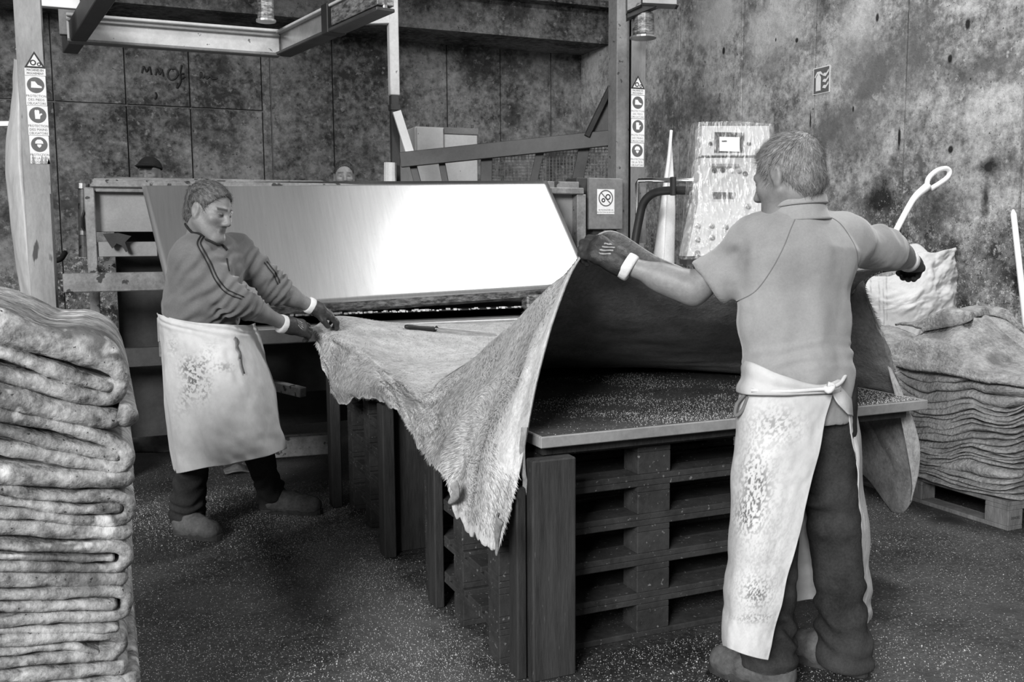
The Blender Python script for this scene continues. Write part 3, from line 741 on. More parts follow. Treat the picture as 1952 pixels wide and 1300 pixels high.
# top rails
MB().box((MX0, MY - .03, MT - .045), (MX1, MY + .05, MT), .006).build('top_rail', MAT['frame'], mach)
MB().box((MX0 + .02, MY + .06, MT - .02), (MX1 - .02, MY + .40, MT + .012), .004).build('top_plate', MAT['frame'], mach)
MB().box((MX0 + .08, MY + .44, MT - .03), (MX1 - .1, MY + .52, MT + .045), .004).build('rear_rail', MAT['frame'], mach)
# left end frame
for x0, x1 in ((166, 184),):
    MB().box((PY(x0, 480, MY)[0], MY - .02, 0), (PY(x1 + 2, 480, MY)[0], MY + .05, MT - .045), .005).build('upright', MAT['frame'], mach)
rectY(MB(), 182, 350, 275, 366, MY - .01, .04).build('head_bar', MAT['frame'], mach)
rectY(MB(), 180, 364, 300, 442, MY + .04, .02).build('end_panel', MAT['panel'], mach)
rectY(MB(), 186, 461, 300, 489, MY - .005, .05).build('mid_bar', MAT['panel'], mach)
c = PY(120, 537, 5.75); d = PY(322, 533, 5.75)
MB().box((c[0], 5.73, PY(200, 556, 5.75)[2]), (d[0] + .45, 5.79, PY(200, 520, 5.75)[2]), .005).build('front_crossbar', MAT['frame'], mach)
MB().cyl(PY(158, 352, MY + .12), PY(160, 490, MY + .12), .028, 14).build('hydraulic_cylinder', MAT['frame'], mach)
MB().cyl(PY(159, 440, MY + .12), PY(159, 448, MY + .12), .036, 14).build('cylinder_collar', MAT['galv'], mach)
MB().cyl(PY(157, 350, MY + .12), PY(157, 360, MY + .12), .04, 14).build('cylinder_collar', MAT['galv'], mach)
MB().tube([PY(x, y, MY + .06) for x, y in ((162, 400), (157, 415), (157, 432), (162, 440))], .008, 8).build('hose', MAT['rubber'], mach)
# dark scraps of hide snagged on the left end
def scrap(pts, Y, th, mat, name, parent=None):
    return MB().prism([PY(x, y, Y) for x, y in pts], (0, th, 0)).build(name, mat, parent)
# slanted hood
TLc, TRc = PY(268, 347, MY - .01), PY(1042, 345, MY - .01)
BLc, BRc = PY(330, 598, 5.47), PY(1130, 545, 5.47)
C4 = np.array([[TLc, TLc + (TRc - TLc) / 3, TLc + (TRc - TLc) * 2 / 3, TRc], [BLc, BLc + (BRc - BLc) / 3, BLc + (BRc - BLc) * 2 / 3, BRc]])
Gh = C4[0][None] + np.linspace(0, 1, 24)[:, None, None] * (C4[1] - C4[0])[None]
Gh = np.stack([cr1(r, 70) for r in Gh])
Nh = grid_normals(Gh)
dn = .004 * fbm(Gh * np.array([1.1, 1.1, 1.1]), 31, 2)
Gh = Gh + Nh * dn[..., None]
hood = sheet('hood', Gh[::-1], .006, MAT['sheetmetal'], mach); hood['label'] = 'bright brushed metal hood'
# lip under the hood, solid dark box in place of the shadowed knife cavity, tray
a, b = BLc, BRc
MB().prism([a, b, b + (0, .03, -.045), a + (0, .03, -.045)], (0, .05, -.02)).build('hood_lip', MAT['lip'], mach)
xa, xb = PY(560, 600, 5.5)[0], PY(1075, 560, 5.5)[0]
zt = PY(860, 607, 5.42)[2]
MB().box((.30, 5.52, .55), (3.02, 6.2, 1.0)).build('dark_slot_box', MAT['black'], mach)
MB().box((.45, 5.36, zt - .10), (2.72, 5.56, zt - .012), .006).build('tray', MAT['tray'], mach)
MB().box((.45, 5.52, zt - .01), (2.85, 5.565, zt + .045), .005).build('knife_bed', MAT['black'], mach)
MB().obox(PY(1040, 575, 5.5), (.30, .1, .10), None, .01).build('slide_block', MAT['lip'], mach)
MB().box((PY(480, 650, 5.55)[0] - .5, 5.55, PY(560, 668, 5.55)[2]), (PY(640, 650, 5.55)[0] + .1, 5.60, PY(560, 640, 5.55)[2]), .004).build('lower_bar', MAT['frame'], mach)
rectY(MB(), 300, 600, 620, 645, 5.62, .03).build('lower_panel', MAT['panel'], mach)
rectY(MB(), 170, 655, 700, 690, 5.95, .05).build('lower_beam', M('machine_dark_grey', .03, .06, 6, rough=.6), mach)
MB().beam(P(495, 728, 5.5), P(578, 748, 5.3), .05, .055, bev=.004).build('lever_arm', MAT['frame'], mach)
a = PZ(640, 852, .06); b = PZ(500, 862, .06)
MB().beam(flat(a, 2, .09), flat(b, 2, .09), .10, .13, bev=.004).build('base_beam', MAT['frame'], mach)
MB().beam(flat(b, 2, .10), flat(PZ(470, 845, .1), 2, .14), .03, .03).build('base_tie', MAT['frame'], mach)
# right end frame
rectY(MB(), 1044, 346, 1104, 362, MY - .01, .04).build('head_bar', MAT['frame'], mach)
MB().box((PY(1098, 450, MY)[0], MY - .02, 0), (PY(1110, 450, MY)[0] + .02, MY + .06, MT - .045), .004).build('upright', MAT['frame'], mach)
rectY(MB(), 1040, 360, 1098, 640, MY + .06, .02).build('end_panel', MAT['panel'], mach)
# crumbs of fat along the slot
cb = MB()
for k in range(150):
    x = rng.uniform(.9, 2.75); r = rng.uniform(.003, .011)
    cb.obox((x, 5.515 + rng.uniform(-.004, .03), zt + .045 + r * .5 - rng.uniform(0, .004)), (2 * r, r * 1.6, r * 1.2), _rz(rng.uniform(0, 3)))
o = cb.build('fat_crumbs', MAT['crumbs'], mach); o['kind'] = 'stuff'
# snagged dark hide scrap on the left frame
sp = MB().prism([PY(x, y, MY - .03) for x, y in ((196, 446), (225, 444), (250, 450), (238, 462), (244, 478), (240, 481), (232, 468), (222, 464), (214, 474), (206, 462))], (0, -.03, 0)).build('snagged_scrap', MAT['black'])
tag(sp, 'dark ragged hide scrap snagged on the machine left end frame', 'scrap')
# electric box with a prohibition sign
EB = thing('switch_box', P(1146, 440, 6.6), 'grey switch box with a white prohibition sign beside the machine', 'electric box')
EY = 6.02
p0, p1 = PY(1122, 438, EY), PY(1185, 340, EY)
MB().box((p0[0], EY, p0[2]), (p1[0], EY + .22, p1[2]), .008).build('housing', MAT['steel_grey'], EB)
MB().box((p0[0] - .002, EY - .014, p0[2] + .004), (p1[0] + .002, EY, p1[2] - .004), .005).build('door', MAT['steel_grey'], EB)
MB().box((PY(1102, 400, EY)[0], EY + .02, PY(1110, 460, EY)[2]), (p0[0], EY + .2, p1[2]), .005).build('side_duct', MAT['beam_dark'], EB)
MB().box((p0[0] + .05, EY + .03, 0), (p1[0] - .06, EY + .16, p0[2])).build('pedestal', MAT['beam_dark'], EB)
def sign_local(c, xd, zd, nd):
    return np.asarray(c, float), unit(xd), unit(zd), unit(nd)
def disc(mb, c, xd, zd, nd, r, th, n=28, ring=None):
    pts = [c + r * (math.cos(2 * math.pi * k / n) * xd + math.sin(2 * math.pi * k / n) * zd) for k in range(n)]
    if ring is None: mb.prism(pts, nd * th)
    else:
        for k in range(n):
            a, b = pts[k], pts[(k + 1) % n]
            mb.prism([a, b, c + (b - c) * ring, c + (a - c) * ring], nd * th)
    return mb
def poly(mb, c, xd, zd, nd, pts, s, th):
    mb.prism([c + xd * x * s + zd * y * s for x, y in pts], nd * th); return mb
# prohibition sign
def prohibition():
    s0, s1 = PY(1138, 408, EY - .014), PY(1171, 361, EY - .014)
    xd, zd, nd = np.array([1., 0, 0]), np.array([0, 0, 1.]), np.array([0, -1., 0])
    w, h = s1[0] - s0[0], s1[2] - s0[2]; c = (s0 + s1) / 2; c[1] = EY - .0145
    MB().obox(c + nd * .001, (w, .002, h)).build('sign_plate', MAT['sign_white'], EB)
    cc = c + zd * h * .14 + nd * .002; R = w * .42
    disc(MB(), cc, xd, zd, nd, R, .001, 28, .86).beam(cc + (-xd + zd) * R * .64 + nd * .0006, cc + (xd - zd) * R * .64 + nd * .0006, R * .12, .001, up=nd).build('ban_ring', MAT['sign_blue'], EB)
    g = MB(); disc(g, cc - xd * R * .34 - zd * R * .25, xd, zd, nd, R * .26, .0012, 14, .5); disc(g, cc + xd * R * .3 + zd * R * .15, xd, zd, nd, R * .36, .0012, 14, .62)
    g.build('pictogram', MAT['sign_black'], EB)
    t = MB(); add_text(t, 'NE PAS ENLEVER LES', c - zd * h * .36 + nd * .0025, xd, zd, w * .095); add_text(t, 'PROTECTIONS DE SECURITE', c - zd * h * .45 + nd * .0025, xd, zd, w * .08)
    t.build('lettering', MAT['sign_black'], EB)
prohibition()

# ------------------------------------------------------------------ columns with safety stickers
def h_column(name, c, w, d, z1, mat, label, ang=0.0):
    t = thing(name, (c[0], c[1], 0), label, 'column', None)
    M3 = _rz(ang)
    def bx(lo, hi, nm):
        lo = np.array(lo); hi = np.array(hi)
        MB().obox(M3 @ ((lo + hi) / 2) + np.array([c[0], c[1], 0]), hi - lo, M3, .004).build(nm, mat, t)
    return t, bx
lcx = PY(76, 400, 5.9)
lc, bx = h_column('steel_column', lcx, .14, .14, 4.3, MAT['steel_grey'], 'grey steel column with safety stickers near the plastic-wrapped roll')
lmat = M('worn_grey_column', .20, .36, 3.0, rough=.5, bump=.1, stretch=(2, 2, .6), spots=[(9, .64, .06, .05)])
w2 = .066
for nm, lo, hi in (('flange', (-w2, -.07, 0), (w2, -.056, 4.9)), ('flange', (-w2, .056, 0), (w2, .07, 4.9)), ('web', (-.006, -.056, 0), (.006, .056, 4.9)), ('front_rib', (.012, -.085, 0), (w2 - .006, -.07, 1.70))):
    MB().box(np.array(lo) + (lcx[0], lcx[1], 0), np.array(hi) + (lcx[0], lcx[1], 0), .003).build(nm, lmat, lc)
LYF = lcx[1] - .0705
rc_c = P(1203, 400, 7.0)
rc = thing('steel_column', (rc_c[0], rc_c[1], 0), 'grey steel column with safety stickers beside the light wall', 'column')
rmat = M('grey_column', .12, .22, 3.5, rough=.5, bump=.1, stretch=(2, 2, .6), spots=[(8, .66, .03, .05)])
RX0, RX1, RY = PY(1180, 400, rc_c[1] - .09)[0], PY(1229, 400, rc_c[1] - .09)[0], rc_c[1] - .09
xs2 = PY(1203, 400, RY)[0]
MB().box((RX0 + .10, RY, 0), (RX1 + .0, RY + .014, 4.9), .003).build('flange', rmat, rc)
MB().box((RX0, RY + .04, 0), (RX0 + .105, RY + .17, 4.9), .004).build('box_section', MAT['steel_grey'], rc)
MB().box((RX0 + .10, RY + .15, 0), (RX1, RY + .164, 4.9), .003).build('flange', rmat, rc)
MB().box(((xs2 + RX1) / 2 - .006, RY + .014, 0), ((xs2 + RX1) / 2 + .006, RY + .15, 4.9)).build('web', rmat, rc)
def sticker(kind, lines, x0, y0, x1, y1, Y, place, torn=False):
    xm, ym = (x0 + x1) / 2, (y0 + y1) / 2
    X0, X1 = PY(x0, ym, Y)[0], PY(x1, ym, Y)[0]; Z0, Z1 = PY(xm, y1, Y)[2], PY(xm, y0, Y)[2]
    w, h = X1 - X0, Z1 - Z0; xd, zd, nd = np.array([1., 0, 0]), np.array([0, 0, 1.]), np.array([0, -1., 0])
    c = np.array([(X0 + X1) / 2, Y, (Z0 + Z1) / 2])
    t = thing('safety_sticker', (c[0], Y, Z0), f'white {kind} safety sticker {place}', 'sticker', 'safety stickers')
    if kind == 'triangle warning':
        MB().prism([c - xd * w / 2 - zd * h * .18, c + xd * w / 2 - zd * h * .18, c + zd * h / 2], nd * .0015).build('warning_triangle', MAT['sign_black'], t)
        MB().prism([c - xd * w * .36 - zd * h * .12, c + xd * w * .36 - zd * h * .12, c + zd * h * .38], nd * .0022).build('triangle_field', MAT['sign_white'], t)
        MB().prism([c - xd * w / 2 - zd * h * .5, c + xd * w / 2 - zd * h * .5, c + xd * w / 2 - zd * h * .2, c - xd * w / 2 - zd * h * .2], nd * .0015).build('plate', MAT['sign_white'], t)
        g = MB(); disc(g, c - xd * w * .08 + zd * h * .03 + nd * .0024, xd, zd, nd, w * .15, .001, 12, .6); disc(g, c + xd * w * .2 - zd * h * .03 + nd * .0024, xd, zd, nd, w * .1, .001, 10, .55)
        g.build('gears', MAT['sign_black'], t)
        tx = MB(); add_text(tx, lines[0], c - zd * h * .32 + nd * .0024, xd, zd, h * .13, .78); add_text(tx, lines[1], c - zd * h * .46 + nd * .0024, xd, zd, h * .13, .82)
        tx.build('lettering', MAT['sign_black'], t); return
    MB().obox(c + nd * .0008, (w, .0016, h)).build('plate', MAT['sign_white'], t)
    cc = c + zd * h * .19 + nd * .0017; R = min(w * .46, h * .27)
    disc(MB(), cc, xd, zd, nd, R, .0008).build('disc', MAT['sign_blue'], t)
    g = MB(); k = cc + nd * .0009
    if 'shoe' in kind: poly(g, k, xd, zd, nd, [(-.55, -.35), (.7, -.35), (.7, -.15), (.25, .05), (-.05, .45), (-.5, .45)], R, .0008)
    elif 'glove' in kind:
        poly(g, k, xd, zd, nd, [(-.3, -.5), (.25, -.5), (.3, -.1), (.55, .1), (.45, .25), (.2, .12), (.2, .55), (.05, .65), (-.1, .6), (-.25, .65), (-.35, .5)], R, .0008)
    else:
        poly(g, k, xd, zd, nd, [(-.5, .1), (.5, .1), (.45, .4), (.2, .65), (-.2, .65), (-.45, .4)], R, .0008)
        poly(g, k, xd, zd, nd, [(-.4, .0), (.4, .0), (.3, -.4), (0, -.65), (-.3, -.4)], R * .7, .0008)
    g.build('pictogram', MAT['sign_white'], t)
    tx = MB()
    for i, ln in enumerate(lines):
        add_text(tx, ln, c - zd * h * (.22 + .125 * i) + nd * .0018, xd, zd, h * .115, min(1.0, w / (h * .115 * .62 * len(ln))))
    tx.build('lettering', MAT['sign_black'], t)
    if torn:
        mb = MB()
        for q in range(5):
            u = rng.uniform(-.5, .4); mb.prism([c + xd * w * u - zd * h * .5 + nd * .0027, c + xd * w * (u + .16) - zd * h * .5 + nd * .0027, c + xd * w * (u + rng.uniform(0, .15)) - zd * h * rng.uniform(.1, .34) + nd * .0027], nd * .0006)
        mb.build('torn_patch', lmat, t)
pl_, pr_ = 'on the column near the wrapped roll', 'on the column by the light wall'
MV = ('MACHINES EN', 'MOUVEMENT'); PD = ('PROTECTION', 'DES PIEDS', 'OBLIGATOIRE'); PM = ('PROTECTION', 'DES MAINS', 'OBLIGATOIRE'); PT = ('PROTECTION', 'DE LA TETE', 'OBLIGATOIRE')
sticker('triangle warning', MV, 46, 98, 86, 144, LYF, pl_)
sticker('shoe protection', PD, 49, 145, 88, 201, LYF, pl_)
sticker('glove protection', PM, 53, 202, 92, 258, LYF, pl_)
sticker('torn head protection', PT, 57, 259, 94, 312, LYF, pl_, True)
sticker('triangle warning', MV, 1203, 144, 1229, 181, RY - .0005, pr_)
sticker('shoe protection', PD, 1203, 182, 1228, 226, RY - .0005, pr_)
sticker('glove protection', PM, 1203, 227, 1228, 272, RY - .0005, pr_)
sticker('head protection', PT, 1202, 273, 1227, 318, RY - .0005, pr_)

# ------------------------------------------------------------------ overhead rails, braces, post
def steel(name, parts, label, cat='beam', mat='steel_light', group=None):
    t = thing(name, parts[0][1], label, cat, group)
    for nm, a, b, w, h, mt in parts: MB().beam(a, b, w, h, bev=.004).build(nm, MAT[mt], t)
    return t
ra, rb = PY(128, 62, 6.45), PY(532, 76, 6.45)
rz = (ra[2] + rb[2]) / 2; ra = flat(ra, 2, rz); rb = flat(rb, 2, rz)
dz = np.array([0, 0, 1.])
steel('overhead_rail', [('web', ra, rb, .02, .15, 'steel_light'), ('upper_flange', ra + dz * .075, rb + dz * .075, .09, .018, 'steel_light'),
                        ('upper_lip', ra + dz * .045 - np.array([0, .03, 0]), rb + dz * .045 - np.array([0, .03, 0]), .02, .012, 'galv'), ('lower_flange', ra - dz * .075, rb - dz * .075, .09, .018, 'steel_grey')],
      'pale overhead rail running level above the machine', 'rail')
r1 = flat(PZ(512, 84, rz), 2, rz); r2 = PZ(735, -8, rz)
r1 = rb + np.array([.02, 0, 0])
steel('overhead_rail', [('web', r1, r2, .025, .13, 'galv'), ('upper_flange', r1 + dz * .07, r2 + dz * .07, .10, .016, 'steel_light'), ('lower_flange', r1 - dz * .07, r2 - dz * .07, .11, .02, 'beam_dark'),
                        ('collar', r1 + (r2 - r1) * .52, r1 + (r2 - r1) * .58, .12, .17, 'rubber'), ('cover', r1 + (r2 - r1) * .60, r2, .1, .10, 'lip')],
      'galvanised overhead rail slanting up towards the tall pale post', 'rail')
b1, b2 = PZ(133, 84, rz - .02), PZ(205, -30, rz - .02)
o = MB().beam(b1, b2, .09, .12, bev=.004).build('dark_beam', MAT['beam_dark']); tag(o, 'black slanting beam over the end of the pale overhead rail', 'beam')
o = rectY(MB(), 112, 18, 150, 66, 6.5, .05).build('hanger_plate', MAT['steel_grey']); tag(o, 'grey plate hanging beside the black slanting beam', 'plate')
o = rectY(MB(), 28, -20, 152, 12, 6.6, .06).build('ceiling_duct', MAT['plastic_white']); tag(o, 'white duct under the roof beside the stickered column', 'duct')
po = thing('tall_post', flat(P(752, 300, 7.3), 2, 0), 'tall pale steel post standing behind the machine', 'post')
pY = P(752, 100, 7.3)[1]; px_ = PY(752, 250, pY)[0]
MB().box((px_ - .035, pY - .035, 2.55), (px_ + .04, pY + .035, CEIL - .01), .006).build('shaft', MAT['steel_light'], po)
MB().box((px_ - .03, pY - .03, 0), (px_ + .035, pY + .03, 2.55), .006).build('lower_shaft', MAT['beam_dark'], po)
MB().box((px_ - .036, pY - .037, PY(752, 211, pY)[2]), (px_ + .041, pY + .037, PY(752, 200, pY)[2]), .003).build('clamp', MAT['beam_dark'], po)
MB().beam(PY(756, 212, pY - .06), PY(782, 294, pY - .06), .02, .066, up=(1, 0, 0)).build('white_strut', MAT['plastic_white'], po)
MB().beam(PY(662, 38, pY), PY(745, 36, pY), .06, .075, bev=.004).build('side_arm', MAT['steel_light'], po)
MB().cyl(flat(P(742, 320, 7.3), 2, 1.70), PY(744, 310, pY - .08), .05, 12).build('wrapping', MAT['cloth_white'], po)
# guard frame between post and right column
gf = thing('guard_frame', flat(P(960, 330, 7.2), 2, 0), 'dark sloping steel guard frame with wire mesh behind the machine', 'guard')
gA, gB = P(764, 305, 7.25), P(1184, 261, 7.02)
MB().beam(gA, gB, .05, .115, bev=.004).build('sloping_beam', MAT['beam_dark'], gf)
for nm, (ax_, ay), (bx_, by), wd in (('brace', (1118, 262), (1092, 345), .085), ('brace', (1030, 288), (1008, 345), .06), ('brace', (785, 306), (806, 345), .055), ('brace', (840, 298), (856, 345), .05), ('short_post', (928, 290), (926, 350), .09)):
    f0, f1 = (ax_ - 764) / 420, (bx_ - 764) / 420
    a = P(ax_, ay, 7.27 - .23 * f0 + .04); b = P(bx_, by + 40, 7.27 - .23 * f1 + .06)
    MB().beam(a, b + (b - a) * 2.0 if nm == 'short_post' else b, .04, wd, up=cam_dir(1, 0, 0), bev=.003).build(nm, MAT['beam_dark'], gf)
MB().prism([P(1180, 125, 7.06), P(1180, 255, 7.06), P(1119, 256, 7.06)], cam_dir(0, 0, -1) * .03).build('gusset_plate', M('gusset_grey', .045, .08, 4, rough=.5), gf)
MB().beam(P(1182, 128, 7.02), P(1118, 260, 7.02), .05, .035, bev=.003).build('diagonal_strut', MAT['beam_dark'], gf)
wm_ = MB()
for k in range(40):
    x = 922 + k * 6.6; f0 = (x - 764) / 420; dp = 7.35 - .23 * f0
    yt = 305 - 44 * f0
    wm_.tube([P(x, yt, dp), P(x, 345, dp)], .0025, 3)
for k in range(14):
    y = 268 + k * 6.0
    x0 = max(922, 764 + (305 - y) / 44 * 420)
    if x0 > 1180: continue
    wm_.tube([P(x0, y, 7.35 - .23 * (x0 - 764) / 420), P(1182, y - 1, 7.35 - .23)], .0025, 3)
o = wm_.build('wire_mesh', MAT['steel_grey'], gf); o['kind'] = 'stuff'
# white cabinet behind
wbx = thing('white_cabinet', flat(P(850, 330, 8.2), 2, 0), 'white two-door cabinet standing behind the guard frame', 'cabinet')
cY = P(850, 300, 8.2)[1]
q0, q1, qm = PY(792, 300, cY), PY(911, 300, cY), PY(846, 300, cY); qz = PY(850, 243, cY)[2]
MB().box((q0[0], cY, 0), (q1[0], cY + .5, qz), .012).build('body', MAT['box_white'], wbx)
MB().box((q0[0] + .01, cY - .02, .1), (qm[0] - .006, cY, qz - .01), .006).build('door', MAT['box_white'], wbx)
MB().box((qm[0] + .006, cY - .02, .1), (q1[0] - .012, cY, qz - .06), .006).build('door', MAT['box_white'], wbx)
MB().box((qm[0], cY - .022, qz - .055), (q1[0], cY - .004, qz), .003).build('header', MAT['steel_grey'], wbx)
for x in (815, 868, 900): MB().cyl(PY(x, 244, cY + .1), PY(x, 238, cY + .1), .012, 8).build('lifting_lug', MAT['beam_dark'], wbx)

# ------------------------------------------------------------------ lamps / rollers hanging at the top edge
def hanging_roller(px, py, dep, label, w, h):
    c = P(px, py, dep); t = thing('hanging_roller', c, label, 'roller')
    xd, yd, zd = cam_dir(1, 0, 0), cam_dir(0, 0, -1), cam_dir(0, 1, 0); s = dep / 1800
    MB().lathe(c, dz, [(w * .42 * s, 0), (w * .45 * s, .01), (w * .45 * s, h * s), (w * .4 * s, h * s + .01)], 18).build('drum', MAT['lip'], t)
    for k in (-1, 1):
        MB().beam(c + xd * w * .5 * s * k - dz * .01, c + xd * w * .5 * s * k + dz * (h + 25) * s, .03, .012).build('bracket', MAT['steel_light'], t)
    MB().lathe(c - dz * .012, dz, [(w * .55 * s, 0), (w * .55 * s, .012)], 18).build('rim', MAT['galv'], t)
    return t
hanging_roller(507, 38, 5.9, 'metal roller in a bracket hanging above the pale overhead rail', 34, 36)
hr = hanging_roller(1226, 70, 6.6, 'metal roller in a bracket at the top of the stickered column', 46, 40)
MB().prism([P(x, y, 6.5) for x, y in ((1196, 34), (1260, 8), (1294, 10), (1292, 0), (1262, -12), (1196, 22))], cam_dir(0, 0, -1) * .08).build('mount_arm', MAT['beam_dark'], hr)
MB().prism([P(x, y, 6.45) for x, y in ((1196, 20), (1222, 8), (1222, -25), (1196, -25))], cam_dir(0, 0, -1) * .1).build('housing', MAT['steel_grey'], hr)
MB().prism([P(x, y, 6.45) for x, y in ((1225, 5), (1290, 8), (1290, -25), (1225, -25))], cam_dir(0, 0, -1) * .1).build('cover', MAT['galv'], hr)
# ------------------------------------------------------------------ the hide being spread
def dep_of(p): return proj(np.asarray(p))[2]
crest_px = [(1106, 490), (1052, 548), (952, 640), (872, 706), (805, 750), (755, 716), (700, 676), (648, 646), (600, 624)]
crest_d = [3.17, 3.36, 3.68, 3.93, dep_of(PX(805, 750, 1.19)), dep_of(PX(755, 716, 1.20)), dep_of(PX(700, 676, 1.17)), dep_of(PX(652, 646, 1.10)), dep_of(PX(600, 624, 1.0))]
bord_px = [(948, 1054), (918, 1032), (872, 986), (848, 908), (808, 866), (762, 790), (706, 759), (646, 764), (616, 690)]
bord_X = [1.09, 1.07, 1.06, 1.06, 1.06, 1.05, 1.05, 1.03, 1.0]
# hanging part, border to crest: intermediate pixels for each row
mid_px = [
    [(985, 930), (1004, 835), (1028, 712), (1062, 592)],
    [(930, 925), (948, 830), (978, 730), (1012, 640)],
    [(888, 905), (902, 830), (918, 765), (934, 702)],
    [(848, 868), (852, 828), (858, 786), (865, 745)],
    [(806, 842), (805, 818), (804, 794), (804, 772)],
    [(760, 774), (758, 758), (757, 743), (756, 729)],
    [(704, 742), (702, 726), (701, 708), (700, 692)],
    [(643, 742), (644, 716), (647, 690), (650, 667)],
    [(610, 674), (606, 660), (602, 648), (600, 636)]]
inner = {  # columns 3..6 per row, world places; None rows use pixels with depth
    0: [P(1165, 440, 3.30), P(1268, 497, 3.42), P(1430, 550, 3.55), P(1610, 520, 3.60)],
    1: [(1.66, 3.12, 1.20), (2.00, 3.12, 1.12), (2.38, 3.10, 1.08), (2.70, 2.98, 1.12)],
    2: [(1.60, 3.48, 1.02), (2.00, 3.48, .97), (2.40, 3.42, .93), (2.74, 3.15, .95)],
    3: [(1.50, 3.82, .88), (2.00, 3.82, .85), (2.42, 3.70, .83), (2.78, 3.30, .82)],
    4: [(1.45, 4.12, .806), (2.00, 4.15, .803), (2.45, 4.05, .803), (2.80, 3.65, .803)],
    5: [(1.45, 4.42, .806), (2.00, 4.42, .803), (2.45, 4.35, .803), (2.80, 4.1, .803)],
    6: [(1.44, 4.72, .83), (1.95, 4.72, .815), (2.42, 4.70, .81), (2.78, 4.6, .806)],
    7: [PY(690, 628, 5.02), (1.85, 5.0, .885), (2.36, 5.0, .880), (2.74, 5.0, .875)],
    8: [PY(645, 603, 5.15), PY(735, 613, 5.38), PY(850, 617, 5.40), PY(1010, 611, 5.40)]}
rcr = [P(1744, 498, 3.58), P(1641, 522, 3.66), P(1674, 645, 3.74), PX(1698, 742, 2.965), (2.965, 3.25, .803), (2.97, 3.7, .803), (2.97, 4.2, .803), (2.96, 4.75, .82), PY(1130, 610, 5.38)]
rh = [[P(1746, 502, 3.58), P(1748, 505, 3.58), P(1750, 508, 3.58)], [P(1643, 530, 3.68), P(1645, 538, 3.69), P(1647, 545, 3.70)],
      [P(1680, 660, 3.76), P(1688, 680, 3.78), P(1695, 700, 3.79)],
      [(2.985, 2.93, .73), PX(1752, 845, 3.0), PX(1738, 925, 3.0)], [(2.99, 3.12, .70), PX(1712, 890, 3.0), PX(1706, 978, 3.0)],
      [(3.0, 3.30, .70), PX(1650, 850, 3.02), PX(1648, 905, 3.02)], [(3.0, 3.9, .72), (3.01, 3.55, .60), (3.01, 3.45, .48)],
      [(2.99, 4.6, .74), (3.0, 4.6, .66), (3.0, 4.55, .58)], [(2.80, 5.36, .92), (2.86, 5.34, .90), (2.92, 5.3, .88)]]
ctrl = []
for r in range(9):
    cd, bp = crest_d[r], PX(*bord_px[r], bord_X[r]); bd = dep_of(bp)
    row = [bp]
    for k, (x, y) in enumerate(mid_px[r]):
        f = (k + 1) / 5; row.append(P(x, y, bd + (cd - bd) * f ** 1.6))
    row.append(P(*crest_px[r], cd)); row += [np.array(q, float) for q in inner[r]]
    row.append(np.array(rcr[r], float)); row += [np.array(q, float) for q in rh[r]]
    ctrl.append(row)
ctrl = np.array(ctrl)                      # 9 rows x 14 columns
NU, NV = 150, 260
HG = patch(ctrl, NU, NV)
Nn = grid_normals(HG)
if Nn[100, 130, 2] < 0: HG = HG[:, ::-1]; flip = True
else: flip = False
Nn = grid_normals(HG)
vv, uu = np.meshgrid(np.linspace(0, 8, NU), np.linspace(0, 13, NV), indexing='ij')   # v row index, u column index
if flip: uu = uu[:, ::-1]
hang = np.clip((5 - uu) / 2.0, 0, 1)
rip = .010 * fbm(np.stack([uu * .9, vv * 1.6, vv * 0], -1), 61, 3) + .014 * hang * vnoise(np.stack([uu * .35, vv * 3.2, vv * 0], -1), 66)
flatm = ((vv > 3.6) & (uu > 5) & (uu < 10)) * 1.0
rip = rip * (1 - .55 * flatm) + flatm * .004 * np.abs(fbm(np.stack([uu * 2.0, vv * 5.0, vv * 0], -1), 71, 2))
rip *= np.clip(vv / .4, 0, 1) * .8 + .2
HG = HG + Nn * np.maximum(rip, -.012 + .03 * (1 - flatm) * -1)[..., None]
# ragged border: pull the outermost rows in and out along the surface
edge_in = np.clip(1 - uu / .55, 0, 1)
rag = edge_in * (.022 * fbm(np.stack([vv * 6, vv * 0, vv * 0], -1), 77, 3))
HG[..., 2] += rag
# hair side: mottled hair, bare pale flesh along the near border
def sstep(a, b, x): t = np.clip((x - a) / (b - a), 0, 1); return t * t * (3 - 2 * t)
noi = fbm(np.stack([uu * .9, vv * 1.1, vv * 0], -1), 83, 4)
pw_ = .42 + .55 * np.exp(-((uu - 2.0) / 1.1) ** 2)
pale = sstep(.18, -.18, vv + .28 * noi - pw_) * sstep(5.3, 4.4, uu) * sstep(.8, 1.5, uu)
tone = 1.0 + .22 * noi
tone = tone - .35 * np.exp(-(((uu - 6.0) / .35) ** 2 + ((vv - 6.75) / .16) ** 2))
tone = tone * (1 - pale) + pale * (1.28 + .25 * noi)
tone = tone + .55 * np.exp(-(vv / .3) ** 2) * (uu > 5) * (uu < 8)
edge = np.exp(-(uu / .22) ** 2); tone = tone * (1 - .5 * edge) + .5 * edge * 1.2
under = .62 + .30 * noi + .6 * np.exp(-(uu / .35) ** 2) + .35 * np.exp(-((vv) / .16) ** 2) * (uu < 7)
m_hair = M('hide_hair_side', .20, .60, 16, rough=.7, bump=.5, ramp=(.32, .66), fine=120, finew=.5, tone=True, spec=.3, stretch=(1, 1.0, .45), sheen=.2)
m_under = M('hide_flesh_side', .16, .40, 10, rough=.55, bump=.4, ramp=(.34, .68), fine=70, finew=.5, tone=True, spec=.35, spots=[(110, .68, .5, .05)])
hide = sheet('thrown_hide', HG, .007, [m_hair, m_under], None, tone=np.clip(tone, .1, 1.6), tone_under=np.clip(under, .1, 1.5))
tag(hide, 'large raw cowhide held up between the two men and draped over the worktable', 'hide')
